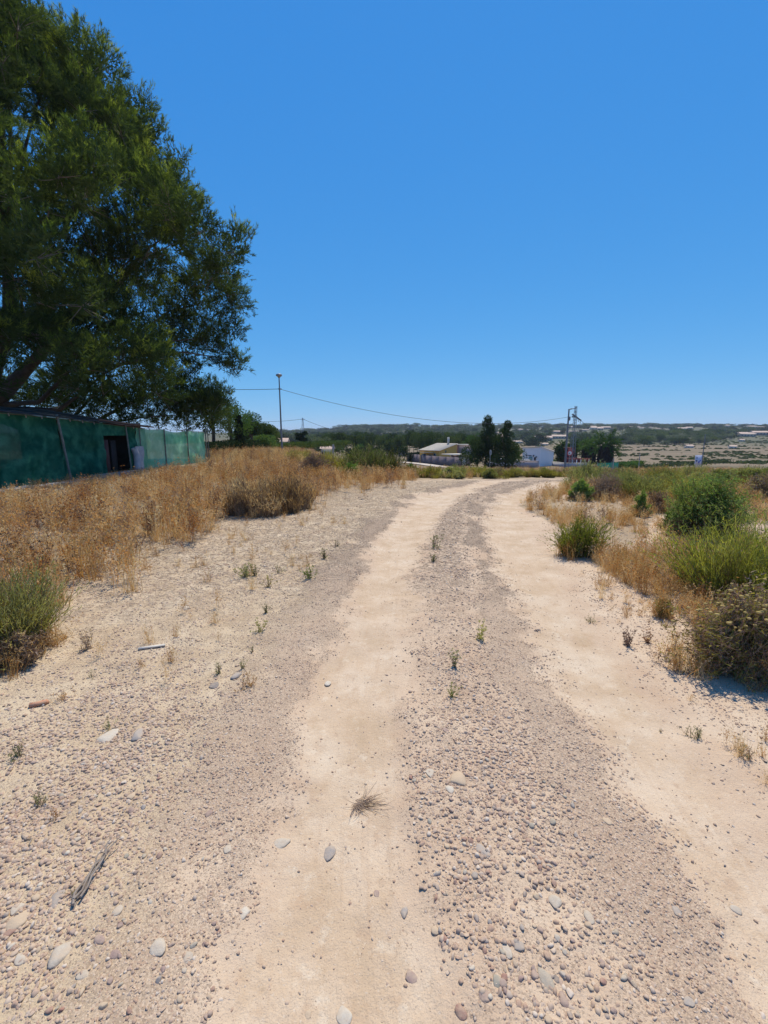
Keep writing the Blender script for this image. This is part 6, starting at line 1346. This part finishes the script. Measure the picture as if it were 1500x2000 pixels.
def hillside_woodland():
    rng = np.random.default_rng(29); mats = [FOLP, FOLG, FOLD]; src = []
    for k in range(4):
        mb = crown_mb(700 + k, 'round', 7.0, 4.2, 260, 1.5); src.append(source(mb, 'crown_shape', [mats[k % 3]]))
    n = 26000; a = rng.uniform(-.34, 1.05, n); Y = 290 + 760 * rng.random(n); x = a * Y
    kp = fbm(x / 75, Y / 42, 35) * .6 + fbm(x / 22, Y / 18, 37) * .4 > np.where(Y > 820, .52, np.where(Y > 430, .555, .595)); x, Y = x[kp], Y[kp]
    q = rng.random(len(x)) < .5
    for ha, hw_, hY in HOUSES: q &= ~((np.abs(x / Y - ha) < hw_ * .6 + .004) & (Y < hY + 8) & (Y > hY - 130))
    x, Y = x[q], Y[q]; n = len(x); s = rng.uniform(.35, 1.05, n)
    scatter('hillside_woodland', np.c_[x, Y, ground_z(x, Y) - .8], np.c_[np.zeros((n, 2)), rng.uniform(0, 6.28, n)], np.c_[s * 1.15, s * 1.15, s * rng.uniform(.7, 1.1, n)], rng.integers(0, 4, n), src, 'patchy woodland covering the far hillside', 'woodland', mats); print('wood', n)
def crest_scrub():
    rng = np.random.default_rng(23); src = []; cols = [[OLIVE, BROOM, DEAD], [SAGE, OLIVE, DEAD], [OLIVE, DEADP, DEAD]]
    for k in range(3):
        L_, St = shrub_mb(['broom', 'leafy', 'twiggy'][k], .62, .5, 40 + k, [.25, .7, 1.0][k], 1.9); L_.V += St.V; off = L_.n; L_.F += [f + off for f in St.F]; L_.M += St.M; L_.n += St.n
        src.append(source(L_, 'crest_bush_shape', cols[k]))
    pts = []
    n = 5200; x = rng.uniform(-6, 60, n); y = rng.uniform(16.5, 75, n); a = x / y
    kp = (a > -.12) & (a < 1.0) & (fbm(x / 2.5, y / 2.5, 27) > .50) & (np.minimum(track_d(x, y, LTP)[0], track_d(x, y, RTP)[0]) > .5) & (y > 16.6 + .12 * np.abs(x)) & ((y < 58) )
    n2 = 900; x2 = rng.uniform(4, 17, n2); y2 = rng.uniform(9.8, 16.8, n2); k2 = (x2 > .46 * y2 + .8) & (x2 < y2 * .98) & (fbm(x2 / 1.6, y2 / 1.6, 28) > .54) & (track_d(x2, y2, RTP)[0] > .9)
    x, y = np.r_[x[kp], x2[k2]], np.r_[y[kp], y2[k2]]; q = rng.random(len(x)) < np.where(y < 30, .9, .6); x, y = x[q], y[q]; n = len(x); s = rng.uniform(.30, .85, n)
    scatter('crest_scrub', np.c_[x, y, ground_z(x, y)], np.c_[np.zeros((n, 2)), rng.uniform(0, 6.28, n)], np.c_[s, s, s * .9], rng.integers(0, 3, n), src, 'olive and brown scrub covering the slope beyond the bend', 'scrub', [OLIVE, SAGE, DEAD]); print('crest', n)
crest_scrub()
# far houses
FH = [colour('far_white', (.60, .54, .46)), colour('far_pink', (.46, .35, .30)), colour('far_cream', (.52, .46, .37))]; FR = colour('far_roof', (.50, .37, .29))
HOUSES = []
def far_house(px, top_y, base_y, wpx, Y, mi, label, gable=True):
    HOUSES.append(((px - 750) / FPX, wpx / FPX, Y))
    b = P(px, base_y, Y); z0 = gz(b.x, Y); zt = P(px, top_y, Y).z; w_ = wpx * Y / FPX; h = max(zt - z0, 2.5); r = empty('far_house', (b.x, Y, z0 - .5), label, 'house', rz=.2 * math.sin(px))
    hw = h * (.72 if gable else .95); mb = MB(); mb.box((0, 0, hw / 2), (w_, w_ * .55, hw)); mb.build('wall', FH[mi], r)
    d = w_ * .30; mb = MB(); x = w_ / 2 + .3
    if gable: mb.add([(-x, -d, hw), (x, -d, hw), (x, 0, h), (-x, 0, h), (-x, d, hw), (x, d, hw)], [(0, 1, 2, 3), (3, 2, 5, 4), (0, 1, 5, 4)]); mb.add([(-x, -d, hw), (-x, 0, h), (-x, d, hw), (x, -d, hw), (x, 0, h), (x, d, hw)], [(0, 1, 2), (3, 4, 5)])
    else: mb.box((0, 0, hw + .15), (w_ + .4, w_ * .6, .3))
    mb.build('roof', FR, r)
    for k in range(max(2, min(5, int(wpx / 5)))):
        n = max(2, min(5, int(wpx / 5))); mb = MB(); mb.box((-w_ / 2 + w_ * (k + .5) / n, -w_ * .275 - .03, hw * .55), (w_ * .1, .08, hw * .3)); mb.build('window', WIN, r)
for a in [(1062, 866, 874, 14, 330, 2, 'long low cream farmhouse right of the white house roof, far off'), (1011, 864, 868, 18, 380, 0, 'pale low roofed house above the white house on the far slope'), (1118, 842, 852, 26, 700, 1, 'pink house block just behind the lattice pylon'), (1140, 840, 850, 16, 760, 1, 'second pink house right of the lattice pylon'),
          (1165, 843, 850, 14, 800, 0, 'greyish white house above the palms on the far hill'), (1202, 843, 850, 16, 800, 0, 'grey white house right of the palms on the far hill'), (1255, 842, 848, 28, 850, 0, 'long white house left of the hillside grove'), (1287, 847, 852, 16, 780, 1, 'small pinkish house at the left end of the grove'),
          (1266, 833, 842, 7, 1000, 2, 'narrow tower like house on the skyline'), (1235, 838, 843, 22, 960, 1, 'low roof on the skyline left of the tower'), (1353, 859, 866, 34, 420, 1, 'wide pinkish house at the foot of the hillside grove'), (1330, 862, 867, 18, 400, 0, 'low white house left of the wide pinkish one'),
          (1448, 856, 860, 10, 400, 2, 'tiny cream house inside the grove at right'), (1479, 836, 846, 22, 800, 1, 'pinkish house on the skyline at the right edge'), (1430, 875, 878, 12, 260, 0, 'tiny white hut at the edge of the brown field'), (1345, 874, 877, 14, 270, 0, 'low white shed in the valley below the grove'),
          (785, 868, 874, 14, 150, 2, 'cream house glimpsed in the tree belt left of the ochre house'), (552, 852, 862, 22, 130, 0, 'pale grey roof behind the hedge beside the left lamp'), (640, 882, 886, 22, 85, 2, 'low pale wall and roof in the field left of the shrubs')]:
    far_house(*a)
rng_h = np.random.default_rng(61)
for k in range(22):
    px = rng_h.uniform(960, 1500); Y = rng_h.uniform(380, 900); b_ = P(px, 850, Y); zz = gz(b_.x, Y); by = 848 + (CAMZ - zz) / Y * FPX
    far_house(px, by - rng_h.uniform(4.2, 6) * FPX / Y, by, rng_h.uniform(9, 20) * FPX / Y, Y, int(rng_h.integers(0, 3)), 'tiny pale house among the trees of the far hillside'); 
for o in list(C.objects):
    if o.get('label') == 'tiny pale house among the trees of the far hillside': o['group'] = 'tiny pale houses on the far hillside'
# pale lane in front of the boundary wall
lane = [P(786, 903, 92), P(806, 903.5, 88), P(835, 908, 80), P(872, 914, 70), P(890, 917, 66)]
lmb = MB(); V = []
for k, p in enumerate(lane):
    d = (lane[min(k + 1, 4)] - lane[max(k - 1, 0)]); d.z = 0; d.normalize(); n_ = Vector((d.y, -d.x, 0))
    for s in np.linspace(-1.0, 1.3, 5): q = p + n_ * s; V.append((q.x, q.y, 0))
# densify
import itertools
VV = np.array(V).reshape(5, 5, 3); tt = np.linspace(0, 4, 60); DV = []
for t_ in tt:
    i = min(int(t_), 3); f = t_ - i; DV.append(VV[i] * (1 - f) + VV[i + 1] * f)
DV = np.array(DV).reshape(-1, 3); DV[:, 2] = ground_z(DV[:, 0], DV[:, 1]) + .12
lmb.add(DV, [(i * 5 + j, (i + 1) * 5 + j, (i + 1) * 5 + j + 1, i * 5 + j + 1) for i in range(59) for j in range(4)])
tag(lmb.build('lane', colour('pale_lane_dirt', (.55, .47, .38)), smooth=True), kind='structure')
hillside_woodland()
# ---------------------------------------------------------------- air
hz = MB(); hz.box((0, 0, 12), (6600, 6600, 52)); hm, ht, ho = nodes('air')
pv = ht.nodes.new('ShaderNodeVolumePrincipled'); pv.inputs['Density'].default_value = .00017; pv.inputs['Color'].default_value = (.80, .88, 1.0, 1); pv.inputs['Anisotropy'].default_value = .2
ht.links.new(pv.outputs[0], ho.inputs['Volume'])
ob = hz.build('haze', hm); tag(ob, 'thin pale summer haze over the valley', 'haze', kind='stuff')
